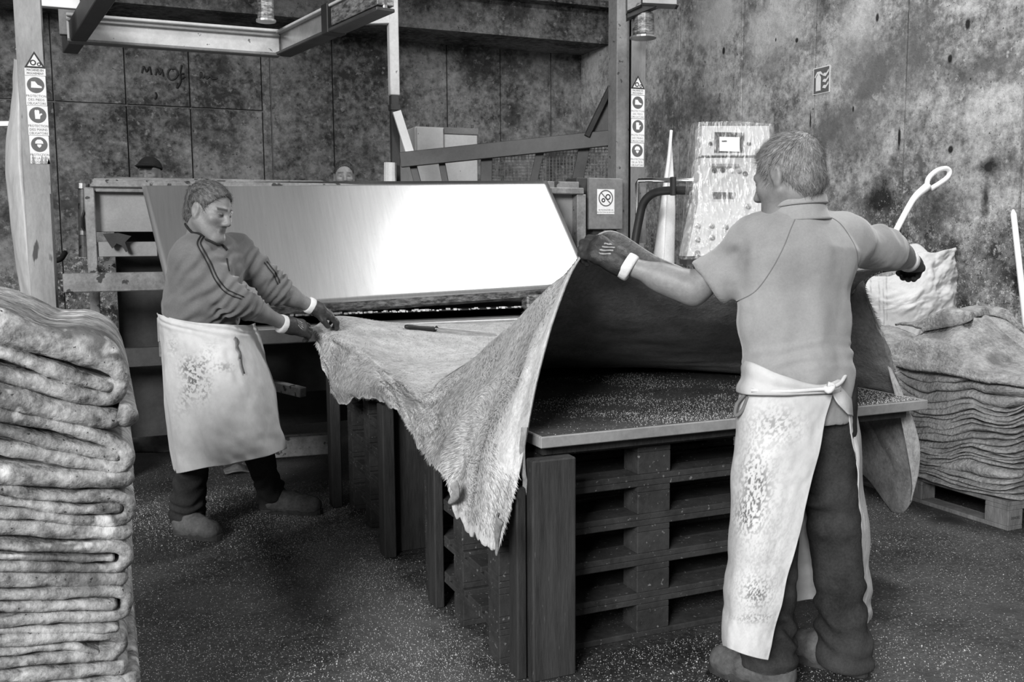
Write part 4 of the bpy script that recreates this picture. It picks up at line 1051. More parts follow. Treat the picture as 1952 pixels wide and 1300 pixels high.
# short hair on the upper side
def fur(name, G, tn, n, parent, mat, length=.016, flow=(0, -.4, -.6), wmul=1.0, sel=None):
    nu, nv = G.shape[:2]; Nm = grid_normals(G)
    ii = rng.uniform(0, nu - 1.001, n * 2); jj = rng.uniform(0, nv - 1.001, n * 2)
    i0, j0 = ii.astype(int), jj.astype(int)
    if sel is not None:
        k = sel[i0, j0] > rng.random(len(i0)); ii, jj, i0, j0 = ii[k], jj[k], i0[k], j0[k]
    ii, jj, i0, j0 = ii[:n], jj[:n], i0[:n], j0[:n]
    fi, fj = (ii - i0)[:, None], (jj - j0)[:, None]
    p = (G[i0, j0] * (1 - fi) * (1 - fj) + G[i0 + 1, j0] * fi * (1 - fj) + G[i0, j0 + 1] * (1 - fi) * fj + G[i0 + 1, j0 + 1] * fi * fj)
    nm = Nm[i0, j0]; p = p + nm * .0035
    fl = np.array(flow) + .9 * np.stack([fbm(p * 5, 91, 2), fbm(p * 5, 95, 2), fbm(p * 5, 99, 2)], -1)
    fl = fl - nm * (fl * nm).sum(1)[:, None]; fl /= np.linalg.norm(fl, axis=1)[:, None] + 1e-9
    L = length * rng.uniform(.6, 1.4, len(p))[:, None]; sd = np.cross(fl, nm) * .0011 * wmul
    tip = p + fl * L + nm * L * .22
    V = np.stack([p - sd, p + sd, tip], 1).reshape(-1, 3)
    Fc = np.arange(len(V)).reshape(-1, 3)
    t = np.repeat(tn[i0, j0] * rng.uniform(.35, 1.75, len(p)), 3)
    o = mk(name, V, Fc, mat, parent, False, tone=t); o['kind'] = 'stuff'; return o
sel = (uu > .2) * (uu < 10.5) * (1 - pale) * (1.0 - .5 * flatm)
m_fur = M('cow_hair', .40, .40, 10, rough=.6, bump=0, tone=True, spec=.3)
fur('short_hair', HG, np.clip(tone, .1, 1.6), 70000, hide, m_fur, .017, sel=sel)
# torn strips hanging from the near corner
for pts, w, dp in ((None, (.03, .028, .022, .008), 1.13), (((956, 985), (950, 1015), (948, 1058)), (.04, .03, .006), 1.05), (((868, 925), (872, 940), (858, 958)), (.05, .04, .015), 1.045)):
    if pts is None:
        p_ = HG[0, np.argmin(np.abs(uu[0] - 2.0))]; cp3 = np.array([p_ + (0, .01, .03), p_ + (-.012, 0, -.06), p_ + (-.006, -.008, -.15), p_ + (-.014, 0, -.235)])
    else: cp3 = np.array([PX(x, y, dp) for x, y in pts])
    q = cr1(cp3, 14); w_ = np.interp(np.linspace(0, 1, 14), np.linspace(0, 1, len(w)), w)
    t = np.gradient(q, axis=0); t /= np.linalg.norm(t, axis=1)[:, None]
    sd = np.cross(t, np.array([-1., 0, 0])); sd /= np.linalg.norm(sd, axis=1)[:, None]
    cur = np.linspace(-1, 1, 6)
    G = q[:, None] + sd[:, None] * (cur[None, :, None] * w_[:, None, None] / 2) + np.array([-1., 0, 0]) * ((1 - cur ** 2)[None, :, None] * w_[:, None, None] * .35)
    G += .003 * fbm(G * 40, 7, 2)[..., None]
    sheet('torn_strip', G, .006, [m_hair, m_under], hide, tone=.6 + .25 * fbm(G * 30, 3, 2), tone_under=.6 + .25 * fbm(G * 30, 3, 2))
# long knife lying on the hide
hb = bvh_of(hide)
k0, k1, k2 = cast(hb, 771, 627, .014), cast(hb, 828, 632, .014), cast(hb, 945, 641, .006)
kn = thing('knife', k1, 'long knife with a black handle lying on the hide', 'knife')
u = unit(k1 - k0); 
MB().tube(cr1(np.array([k0, k0 + (k1 - k0) * .3, k0 + (k1 - k0) * .8, k1]), 10), [.010, .013, .014, .013, .012, .013, .014, .014, .016, .012], 10).build('handle', MAT['rubber'], kn, True)
MB().beam(k1 + np.array([0, 0, .010]), k1 + u * .012 - np.array([0, 0, .004]), .012, .03).build('guard', MAT['rubber'], kn)
sdv = unit(np.cross(k2 - k1, [0, 0, 1]))
MB().prism([k1 + sdv * .014, k1 - sdv * .014, k2 - sdv * .006, k2 + sdv * .003], (0, 0, .009)).build('blade', MAT['galv'], kn)
# ------------------------------------------------------------------ people
def frame_of(fwd, up):
    f = unit(fwd); u = np.asarray(up, float); r = unit(np.cross(f, u)); u = unit(np.cross(r, f)); return np.stack([r, f, u], 1)   # columns right, forward, up
def head_ops(S, c, Mh, s=1.0, ears=True):
    L = lambda x, y, z: c + Mh @ (np.array([x, y, z]) * s)
    e = lambda p, r, k=.02, mode='u': S.ell(L(*p), np.array(r) * s, Mh, k * s, mode)
    cp = lambda a, b, r1, r2, k=.02, mode='u': S.cap(L(*a), L(*b), r1 * s, r2 * s, k * s, mode=mode)
    e((0, -.012, .040), (.075, .098, .082), .01)
    e((0, .030, -.02), (.064, .068, .085), .03)
    for x in (-1, 1):
        cp((x * .056, .0, -.045), (x * .018, .068, -.098), .020, .020, .03)
        e((x * .043, .064, -.018), (.022, .020, .017), .02)
        cp((x * .012, .090, .024), (x * .044, .076, .022), .011, .009, .014)
        e((x * .030, .099, .003), (.018, .015, .012), .010, 's')
        e((x * .030, .081, .004), (.0125, .0125, .0115), .003)
        cp((x * .018, .088, .012), (x * .042, .080, .010), .0045, .004, .004)
        e((x * .011, .100, -.033), (.009, .010, .008), .008)
        if ears:
            e((x * .077, -.008, .0), (.009, .019, .032), .012)
            e((x * .086, -.003, .002), (.005, .010, .018), .006, 's')
            e((x * .077, -.003, -.028), (.007, .009, .010), .006)
    e((0, .080, -.100), (.024, .018, .018), .025)
    cp((0, .092, .016), (0, .112, -.026), .009, .0125, .012)
    cp((-.018, .087, -.060), (.018, .087, -.060), .006, .006, .008)
    cp((-.015, .086, -.071), (.015, .086, -.071), .0065, .0065, .006)
    cp((-.020, .095, -.0655), (.020, .095, -.0655), .0022, .0022, .003, 's')
def head_tone(V, c, Mh, s=1.0, brow=.3, stubble=.9, lip=.8):
    q = (V - c) @ Mh / s; t = np.ones(len(V))
    ax = np.abs(q[:, 0])
    br = np.exp(-(((q[:, 2] - .027 - .06 * (.03 - np.abs(ax - .03))) / .006) ** 4)) * (ax > .008) * (ax < .05) * (q[:, 1] > .06); t *= 1 - (1 - brow) * br
    ey = (((ax - .030) / .013) ** 2 + ((q[:, 2] - .004) / .0045) ** 2 < 1) * (q[:, 1] > .07); t = np.where(ey, .35, t)
    t = np.where((q[:, 2] < -.048) & (q[:, 1] > .03) & (q[:, 2] > -.14), t * stubble, t)
    t = np.where((ax < .034) & (q[:, 2] > -.056) & (q[:, 2] < -.043) & (q[:, 1] > .07), t * .8, t)
    t = np.where((ax < .022) & (q[:, 2] > -.072) & (q[:, 2] < -.056) & (q[:, 1] > .08), t * lip, t)
    return t
def hair(name, c, Mh, s, parent, mat, tone_rng, clips, n=9000, ln=.015, grow=.010, fwd=.55, strand=None):
    S = SDF(); L = lambda x, y, z: c + Mh @ (np.array([x, y, z]) * s)
    cl = [(L(*p), Mh @ unit(nv)) for p, nv in clips]
    S.ell(L(0, -.012, .040), np.array([.075 + grow * .55, .098 + grow, .082 + grow * 1.2]) * s, Mh, .01, clip=cl)
    for x in (-1, 1): pass
    S.ell(L(0, -.060, -.020), np.array([.058 + grow * .5, .050 + grow * .4, .06]) * s, Mh, .02, clip=cl)
    for x in (-1, 1): S.ell(L(x * .085, .002, -.012), np.array([.034, .024, .042]) * s, Mh, .008, 's')
    V, Q = S.mesh(.0045); V = relax(V, Q, 2); N = vnormals(V, Q)
    q = (V - c) @ Mh / s
    V = V + N * (.0018 * fbm(q * np.array([150, 45, 45]), 5, 2))[:, None]
    tv = tone_rng[0] + (tone_rng[1] - tone_rng[0]) * np.clip(.5 + .6 * fbm(q * np.array([200, 60, 60]), 9, 2), 0, 1)
    o = mk(name, V, Q, mat, parent, True, tone=tv)
    k = rng.integers(0, len(V), n); p = V[k] + .002 * rng.standard_normal((n, 3)); nm = N[k]; ql = (p - c) @ Mh / s
    crown = np.array([.01, -.055, .10]); d = ql - crown; d[:, 1] += fwd * .12 * (ql[:, 2] > .06)
    d = d @ Mh.T; d = d - nm * (d * nm).sum(1)[:, None]; d /= np.linalg.norm(d, axis=1)[:, None] + 1e-9
    d = d + .28 * rng.standard_normal((n, 3)); l = ln * rng.uniform(.5, 1.3, n)[:, None]; sd = np.cross(d, nm) * .00055
    tip = p + d * l + nm * l * .16
    W = np.stack([p - sd, p + sd, tip], 1).reshape(-1, 3)
    st = mk('strands', W, np.arange(len(W)).reshape(-1, 3), mat, o, tone=np.repeat(rng.uniform(tone_rng[0], tone_rng[1] * 1.15, n), 3)); st['kind'] = 'stuff'
    return o
def hand_ops(S, w, f, n, t, s=1.0, curl=(.5, .8, .6), fat=1.0, spread=0.0, thumb=(.55, .75, -.35), thumb2=(.15, .9, -.45)):
    f, n, t = unit(f), unit(n), unit(t)
    for off, kl, fl in ((.030, .088, 1.0), (.010, .092, 1.1), (-.010, .088, 1.02), (-.028, .080, .82)):
        k = w + (t * off + f * kl) * s
        S.cap(w + (t * off * .55 + f * .012) * s, k, .019 * fat * s, .0150 * fat * s, .016 * s)
        a = 0.0; p = k; df = unit(f + t * off * spread)
        for j, (l, r1, r2) in enumerate(((.044, .0118, .0108), (.028, .0106, .0098), (.023, .0097, .0080))):
            a += curl[j]; d = df * math.cos(a) - n * math.sin(a); q = p + d * l * fl * s
            S.cap(p, q, r1 * fat * s, r2 * fat * s, .004 * s); p = q
    b = w + (t * .022 + f * .022 - n * .006) * s
    m = b + unit(t * thumb[0] + f * thumb[1] + n * thumb[2]) * .048 * s; e = m + unit(t * thumb2[0] + f * thumb2[1] + n * thumb2[2]) * .036 * s
    S.cap(b, m, .019 * fat * s, .0135 * fat * s, .014 * s); S.cap(m, e, .0132 * fat * s, .0105 * fat * s, .004 * s)
def rings(V, a, b, amp, freq, seed, r=.16):
    """cloth folds running round a limb"""
    ba = b - a; t = ((V - a) @ ba) / (ba @ ba); ds = np.linalg.norm(V - a - np.clip(t, 0, 1)[:, None] * ba, axis=1)
    w = np.clip(1 - ((t - .5) / .62) ** 4, 0, 1) * np.clip(1.4 - ds / r, 0, 1)
    return amp * w * np.sin(freq * t + 5.0 * vnoise(V * 9, seed)) * (.6 + .6 * vnoise(V * 14, seed + 2))
def garment(name, S, h, mat, parent, disp=None, tone=None, it=1, **kw):
    V, Q = S.mesh(h); V = relax(V, Q, it)
    if disp is not None: V = V + vnormals(V, Q) * disp(V)[:, None]
    t = None if tone is None else tone(V)
    return mk(name, V, Q, mat, parent, True, tone=t, **kw)
def boot(parent, heel, toe, shaft_top, mat, mat_sole, h=.006, s=1.0):
    heel, toe = np.array(heel, float), np.array(toe, float); d = unit((toe - heel) * (1, 1, 0)); lat = np.cross(d, dz); L = np.linalg.norm((toe - heel)[:2])
    S = SDF(); g = [(np.array([0, 0, .018]), np.array([0, 0, -1.]))]
    a = heel + d * .045; b = heel + d * (L - .055)
    S.cap(a + dz * .05, b + dz * .045, .043 * s, .047 * s, .02, clip=g); S.cap(a + dz * .045 + d * .02, b + dz * .05 - d * .07, .046 * s, .05 * s, .03, clip=g)
    S.ell(b + dz * .045 + d * .004, (.052 * s, .052 * s, .042 * s), None, .02, clip=g)
    top = np.array(shaft_top); S.cap(a + d * .012 + dz * .07, top, .050 * s, .056 * s, .04, clip=g)
    S.cap(a + d * .05 + dz * .085, b - d * .04 + dz * .062, .040 * s, .036 * s, .03, clip=g)
    o = garment('boot', S, h, mat, parent, lambda V: .0028 * fbm(V * 30, 3, 3) + .003 * np.sin(((V - heel) @ d) * 90 + 3 * vnoise(V * 12, 8)) * np.exp(-((((V - heel) @ d) - L * .62) / .04) ** 2))
    out = []
    for k in range(28):
        a_ = 2 * math.pi * k / 28; x = math.cos(a_); y = math.sin(a_)
        w = .050 * s if x > 0 else .042 * s
        out.append(heel * (1, 1, 0) + d * (L / 2 + x * (L / 2 + .008)) + lat * w * np.sign(y) * abs(y) ** .6)
    MB().prism([p + dz * .001 for p in out], dz * .026).build('sole', mat_sole, o)
    return o
def fold_noise(seed, amp=.006, sc=(7, 7, 3.2)):
    return lambda V: amp * (fbm(V * np.array(sc), seed, 3)) + .0015 * fbm(V * 28, seed + 5, 2)

m_skin = M('skin', .17, .25, 14, rough=.5, bump=.12, fine=120, tone=True, spec=.4)
m_skin2 = m_skin
m_hair_grey = M('grey_hair', .20, .34, 60, rough=.55, bump=.2, tone=True)
m_sweat = M('grey_sweatshirt', .11, .165, 5, rough=.95, bump=.15, fine=140, tone=True, spec=.1, sheen=.3)
m_polo = M('washed_grey_shirt', .25, .34, 5, rough=.95, bump=.12, fine=140, tone=True, spec=.1, sheen=.3)
m_jeans = M('dark_work_trousers', .016, .045, 6, rough=.9, bump=.3, fine=120, spec=.15, tone=False)
m_jeans2 = M('worn_dark_denim', .018, .06, 5, rough=.9, bump=.3, fine=120, spec=.15)
m_boot = M('dusty_boot_leather', .045, .15, 8, rough=.8, bump=.4, fine=60, spec=.2)
m_sole = M('boot_sole', .02, .05, 20, rough=.9)
m_glove = M('dirty_rubber_glove', .012, .042, 10, rough=.5, bump=.35, fine=70, tone=True)
m_cuff = M('knit_cuff', .62, .75, 30, rough=.95, bump=.3)
def apron_mat(name, spots):
    return M(name, .50, .66, 4, rough=.7, bump=.15, fine=30, tone=True, spec=.25, spots=spots)
m_apron = apron_mat('soiled_white_apron', None)
m_tie = M('grey_tie', .07, .12, 9, rough=.9, bump=0)
m_plain = M('apron_cord_cloth', .6, .75, 8, rough=.8, bump=.1)
m_black_cloth = M('black_trim', .012, .02, 20, rough=.9, bump=0)

def limb(S, a, b, r1, r2, bulge=0.0, at=.3, k=.03):
    S.cap(a, b, r1, r2, k)
    if bulge: c = a + (b - a) * at; S.ell(c, (r1 * 1.0 + bulge, r1 + bulge, np.linalg.norm(b - a) * .33), frame_z(b - a), .03)
def frame_z(d):
    d = unit(d); r = np.array([0, 0, 1.]) if abs(d[2]) < .9 else np.array([1., 0, 0]); x = unit(np.cross(r, d)); return np.stack([x, np.cross(d, x), d], 1)

# ---- man in the sweatshirt
J = {k: P(*v) for k, v in dict(head=(398, 404, 4.40), neck=(385, 452, 4.47), chest=(392, 505, 4.50), waist=(385, 575, 4.54), pelvis=(388, 640, 4.60),
     shR=(362, 492, 4.38), shL=(452, 480, 4.66), elR=(452, 574, 4.40), wrR=(545, 619, 4.70), elL=(526, 552, 4.74), wrL=(598, 586, 4.90),
     hipR=(366, 660, 4.52), hipL=(410, 660, 4.70)).items()}
footR0, footR1 = PZ(336, 1017), PZ(418, 1030); footL0, footL1 = PZ(500, 975), PZ(612, 980)
J['ankR'] = P(356, 965, proj(footR0)[2]); J['kneR'] = P(372, 820, 4.48)
J['ankL'] = P(520, 940, proj(footL0)[2]); J['kneL'] = P(476, 800, 4.72)
man1 = thing('person', ((footR0 + footL0) / 2) * (1, 1, 0), 'man in a grey sweatshirt with striped sleeves and a white waist apron pulling the hide', 'person')
latv = unit(J['shL'] - J['shR'])
Mh1 = frame_of(cam_dir(.89, -.27, .34), cam_dir(.20, .95, .10)); HS1 = 1.09
S = SDF()
head_ops(S, J['head'], Mh1, HS1)
S.cap(J['neck'] + dz * -.02, J['head'] + Mh1 @ np.array([0, -.025, -.06]) * HS1, .068, .062, .03)
S.cap(J['chest'], J['neck'] + dz * -.06, .12, .085, .04, latv, 1.3); S.cap(J['pelvis'], J['chest'], .12, .12, .04, latv, 1.25)
for q in 'RL':
    limb(S, J['sh' + q], J['el' + q], .055, .045); limb(S, J['el' + q], J['wr' + q], .047, .031, .006, .3)
    S.cap(J['hip' + q], J['kne' + q], .08, .058, .04); S.cap(J['kne' + q], J['ank' + q], .056, .042, .03)
fR = unit(J['wrR'] - J['elR']); fL = unit(J['wrL'] - J['elL'])
HP = lambda w, f, nb, th, curl, s: (w, unit(f), unit(np.asarray(nb) - unit(f) * (np.asarray(nb) @ unit(f))), th, s, curl)
gR = P(608, 632, 4.84) - J['wrR']; gL = P(640, 606, 4.97) - J['wrL']; nR, nL = cam_dir(-.05, .45, .85), cam_dir(.25, .85, .35)
hR = HP(J['wrR'], gR, nR, unit(np.cross(nR, gR)), (.35, .75, .7), 1.15); hL = HP(J['wrL'], gL, nL, -unit(np.cross(nL, gL)), (.30, .7, .6), 1.08)
for h_ in (hR, hL): hand_ops(S, *h_, fat=.72)
V, Q = S.mesh(.0055, zfine=J['neck'][2] - .02, hf=.0042); V = relax(V, Q, 1, .3)
t = np.where(V[:, 2] > J['neck'][2] - .05, head_tone(V, J['head'], Mh1, HS1, brow=.22, stubble=1.12, lip=.7), 1.05)
bod1 = mk('body', V, Q, m_skin, man1, True, tone=t)
hair('hair', J['head'], Mh1, HS1, man1, m_hair_grey, (.10, .62), [((0, .058, .055), (0, 1, -.62)), ((0, -.02, -.050), (0, .25, -1))], fwd=.6)
# moustache and stubble tuft
# sweatshirt
def shirt1():
    S = SDF(); up = unit(J['neck'] - J['waist'])
    S.cap(J['chest'] - dz * .02, J['neck'] - dz * .075, .150, .10, .05, latv, 1.25)
    S.cap(J['waist'] - dz * .02, J['chest'], .163, .152, .05, latv, 1.12)
    S.cap(J['pelvis'] + dz * .04, J['waist'], .146, .162, .04, latv, 1.08)
    S.ell(J['waist'] + cam_dir(.55, 0, .5) * .04, (.15, .15, .14), None, .06)
    S.cap(J['shR'] + latv * .03, J['shL'] - latv * .03, .085, .085, .06)
    for q, f, cut in (('R', fR, .30), ('L', fL, .10)):
        end = J['el' + q] + (J['wr' + q] - J['el' + q]) * cut
        S.cap(J['sh' + q], J['el' + q], .092, .072, .05)
        cl = [(end, f)]
        S.cap(J['el' + q], end + f * .03, .072, .066, .03, clip=cl)
        S.cap(end - f * .03, end + f * .08, .035, .052, .004, mode='s')
    S.cap(J['neck'] + Mh1 @ np.array([0, .02, .0]), J['neck'] + dz * .12, .066, .075, .01, mode='s')
    def dp(V):
        d = fold_noise(3, .010, (6, 6, 4))(V)
        for q in 'RL':
            d += rings(V, J['sh' + q], J['el' + q], .009, 30, 5) + rings(V, J['el' + q] - (J['el' + q] - J['sh' + q]) * .3, J['el' + q] + (J['wr' + q] - J['el' + q]) * .35, .009, 30, 8)
        d += rings(V, J['waist'] + dz * .06, J['pelvis'], .008, 24, 12, .3)
        return d
    def tn(V):
        t = 1 + .12 * fbm(V * 4, 14, 3)
        return t
    return garment('sweatshirt', S, .0065, m_sweat, man1, dp, tn)
sh1 = shirt1(); b1 = bvh_of(sh1)
for path in (((383, 449), (376, 462), (380, 475), (394, 500), (408, 530), (424, 552), (440, 563), (459, 570)), ((389, 449), (382, 462), (387, 475), (401, 500), (415, 530), (431, 550), (445, 558), (464, 566)),
             ((503, 500), (512, 512), (522, 525), (529, 542)), ((508, 498), (517, 510), (527, 523), (533, 540))):
    a, n_ = cast_path(b1, path, 40, .0025)
    if len(a) > 6: ribbon('sleeve_stripe', a, n_, .0058, .002, m_black_cloth, sh1)
# dark collar and lower band
bb1 = bvh_of(bod1); cp_ = []
for x, y in cr1(np.array([(356, 424), (360, 432), (370, 442), (384, 449), (398, 455), (412, 462), (424, 468), (434, 479)], float), 40):
    hits = [h for h in (cast(b1, x, y, .003), cast(bb1, x, y, .010)) if h is not None]
    if hits: cp_.append(min(hits, key=lambda h: np.linalg.norm(h - CO)))
MB().tube(cr1(np.array(cp_)[::3], 40), .0055, 8).build('collar', m_black_cloth, sh1, True)
a, n_ = cast_path(b1, ((432, 492), (434, 505), (437, 517)), 10, .002)
if len(a) > 4: ribbon('zip', a, n_, .006, .002, m_black_cloth, sh1)
# trousers
S = SDF(); S.cap(J['pelvis'] - dz * .04, J['pelvis'] + dz * .02, .138, .14, .05, latv, 1.10)
for q in 'RL':
    S.cap(J['hip' + q], J['kne' + q], .092, .076, .05); cl = [(J['ank' + q] - dz * .07, np.array([0, 0, -1.]))]
    S.cap(J['kne' + q], J['ank' + q] - dz * .06, .080, .072, .03, clip=cl); S.cap(J['ank' + q] + dz * .02, J['ank' + q] - dz * .06, .072, .078, .02, clip=cl)
garment('trousers', S, .0075, m_jeans, man1, lambda V: fold_noise(23, .008)(V) + sum(rings(V, J['ank' + q] + dz * .16, J['ank' + q] - dz * .08, .010, 22, 25) for q in 'RL'))
boot(man1, footR0, footR1 + (footR1 - footR0) * .0, J['ankR'], m_boot, m_sole)
boot(man1, footL0, footL1, J['ankL'] - dz * .02, m_boot, m_sole)
# apron wrapped round the front and near side
def grid_px(rows): return np.array([[P(*c) for c in r] for r in rows])
ap1 = grid_px([
    [(306, 596, 4.70), (312, 600, 4.46), (345, 610, 4.36), (395, 618, 4.31), (440, 621, 4.37), (468, 622, 4.52), (480, 618, 4.72)],
    [(310, 640, 4.74), (317, 645, 4.46), (355, 655, 4.33), (405, 663, 4.29), (450, 662, 4.36), (484, 660, 4.54), (498, 656, 4.78)],
    [(314, 720, 4.76), (322, 728, 4.44), (365, 742, 4.29), (415, 746, 4.25), (468, 738, 4.34), (508, 725, 4.56), (520, 718, 4.85)],
    [(319, 810, 4.78), (328, 820, 4.41), (378, 836, 4.27), (425, 832, 4.24), (482, 815, 4.34), (524, 795, 4.60), (532, 788, 4.88)],
    [(332, 895, 4.76), (339, 902, 4.40), (385, 893, 4.28), (430, 886, 4.26), (490, 873, 4.38), (536, 859, 4.66), (544, 852, 4.92)]])
G = patch(ap1, 220, 240); N = grid_normals(G)
if (N[110, 120] @ ray(400, 750)) > 0: G = G[:, ::-1]; N = grid_normals(G)
tt, ss = np.meshgrid(np.linspace(0, 1, 220), np.linspace(0, 1, 240), indexing='ij')
G = G + N * (.014 * np.exp(-(tt / .22) ** 2) + (.010 * fbm(np.stack([ss * 7, tt * 4 + ss * 2, tt * 0], -1), 33, 3)) * np.clip(tt * 4, .25, 1) + .0028 * np.sin(tt * 70 + ss * 14 + 5 * vnoise(np.stack([ss * 5, tt * 8, ss * 0], -1), 39)) * np.exp(-(tt / .14) ** 2) + .012 * np.sin(ss * 26 + 4 * vnoise(np.stack([ss * 4, tt * 3, ss * 0], -1), 36)) * tt * .55)[..., None]
pxy = proj(G)
def blot(px, py, rx, ry, rot=0.0):
    dx, dy = pxy[..., 0] - px, pxy[..., 1] - py; c, s = math.cos(rot), math.sin(rot)
    return np.exp(-(((dx * c + dy * s) / rx) ** 2 + ((-dx * s + dy * c) / ry) ** 2))
grime = blot(372, 725, 14, 55, .45) + .9 * blot(358, 700, 16, 20) + .6 * blot(425, 700, 20, 10) + .4 * blot(330, 660, 10, 20) + .7 * blot(392, 745, 10, 25, .3)
spk = np.clip(3.2 * fbm(np.stack([ss * 95, tt * 100, tt * 0], -1), 44, 3), 0, 1)
tn = 1 - .75 * np.clip(grime, 0, 1) * spk - .10 * np.clip(fbm(np.stack([ss * 6, tt * 6, tt * 0], -1), 48, 3), 0, 1)
apr1 = sheet('waist_apron', G, .004, m_apron, man1, tone=tn)
ba = bvh_of(apr1)
for path in (((449, 644), (451, 660), (457, 676), (459, 695), (464, 713)), ((446, 643), (453, 652), (450, 662), (456, 672), (455, 684))):
    a, n_ = cast_path(ba, path, 16, .006)
    if len(a) > 4: ribbon('apron_tie', a, n_, .009, .003, m_tie, apr1)
# gloves
def glove(w, f, nb, th, parent, curl, s=1.0, fat=1.12, marks=True, **kw):
    S = SDF(); f = unit(f); nb = unit(np.asarray(nb) - f * (np.asarray(nb) @ f))
    hand_ops(S, w, f, nb, th, s, curl, fat, **kw)
    S.cap(w - f * .012, w + f * .03, .036 * s, .036 * s, .015, unit(th), 1.1, clip=[(w - f * .012, -f)])
    def tn(V):
        q = V - w; a = q @ f; b = q @ unit(th); c = q @ nb
        t = 1 + .35 * fbm(V * 30, 52, 2)
        if marks:
            m = (c > .004) & (a > .045) & (a < .085) & (np.abs(b) < .026) & (np.sin(b * 420 + a * 160) > .45); t = np.where(m, 12.0, t)
        return t
    o = garment('glove', S, .0036, m_glove, parent, lambda V: .0016 * fbm(V * 45, 50, 2), tn, 1)
    r = cr1(np.array([w - f * .040, w - f * .030, w - f * .018, w - f * .006]), 8)
    MB().tube(r, [.036 * s, .040 * s, .0405 * s, .041 * s, .041 * s, .0405 * s, .040 * s, .0385 * s], 20).build('knit_cuff', m_cuff, o, True)
    return o
glove(*hR[:4], man1, hR[5], hR[4])
glove(*hL[:4], man1, hL[5], hL[4], marks=False)
# ---- man in the short-sleeved shirt, seen from behind
K = {k: P(*v) for k, v in dict(head=(1502, 340, 3.00), neck=(1517, 393, 3.02), chest=(1520, 480, 3.02), waist=(1515, 610, 3.03), pelvis=(1522, 720, 3.02),
     shL=(1440, 462, 3.06), shR=(1606, 460, 3.10), elL=(1322, 552, 3.10), wrL=(1186, 502, 3.14), elR=(1700, 480, 3.27), wrR=(1734, 499, 3.49),
     hipL=(1474, 745, 3.03), hipR=(1568, 745, 3.06), kneL=(1470, 1000, 2.99), kneR=(1590, 1000, 3.10), ankL=(1470, 1225, 3.00), ankR=(1608, 1222, 3.12)).items()}
man2 = thing('person', (K['pelvis'][0], K['pelvis'][1], 0), 'man with his back turned, short-sleeved shirt and long white apron, lifting the hide', 'person')
lat2 = unit(K['shR'] - K['shL'])
Mh2 = frame_of(cam_dir(-.66, -.22, -.72), cam_dir(-.10, .97, -.12)); HS2 = 1.06
S = SDF(); head_ops(S, K['head'], Mh2, HS2)
S.cap(K['neck'] - dz * .02, K['head'] + Mh2 @ np.array([0, -.02, -.06]) * HS2, .056, .054, .025)
S.cap(K['chest'], K['neck'] - dz * .07, .105, .08, .04, lat2, 1.4); S.cap(K['pelvis'], K['chest'], .105, .11, .04, lat2, 1.3)
f2L = unit(K['wrL'] - K['elL']); f2R = unit(K['wrR'] - K['elR'])
for q in 'LR':
    limb(S, K['sh' + q], K['el' + q], .056, .047); S.cap(K['el' + q], K['wr' + q], .050, .030, .03)
    S.ell(K['el' + q] + (K['wr' + q] - K['el' + q]) * .28, (.050, .050, .10), frame_z(K['wr' + q] - K['el' + q]), .03)
    S.cap(K['hip' + q], K['kne' + q], .08, .058, .04); S.cap(K['kne' + q], K['ank' + q], .056, .042, .03)
nb2 = cam_dir(-.1, .55, .75); nbR = cam_dir(.5, .75, .2)
gl2 = P(1118, 462, 3.16) - K['wrL']; nb2 = cam_dir(-.30, .62, .75)
h2L = HP(K['wrL'], gl2, nb2, unit(np.cross(gl2, nb2)), (.65, 1.05, .8), 1.16); h2R = HP(K['wrR'], f2R, nbR, unit(np.cross(nbR, f2R)), (.95, 1.3, .9), 1.0)
for h_ in (h2L, h2R): hand_ops(S, *h_, fat=.72)
V, Q = S.mesh(.0055, zfine=K['neck'][2] - .02, hf=.0042); V = relax(V, Q, 1, .3)
N = vnormals(V, Q); V = V + N * (.0016 * fbm(V * np.array([26, 26, 26]), 2, 2))[:, None]
t = np.where(V[:, 2] > K['neck'][2] - .04, head_tone(V, K['head'], Mh2, HS2), 1.12)
mk('body', V, Q, m_skin2, man2, True, tone=t)
m_plain_grey = M('grey_thread', .14, .2, 9, rough=.9, bump=0)
m_hair2 = M('brown_grey_hair', .15, .26, 60, rough=.5, bump=.2, tone=True)
hair('hair', K['head'], Mh2, HS2, man2, m_hair2, (.45, 1.5), [((0, .05, .05), (0, 1, -.40)), ((0, -.05, -.092), (0, .40, -1))], n=14000, ln=.022, grow=.012, fwd=.2)
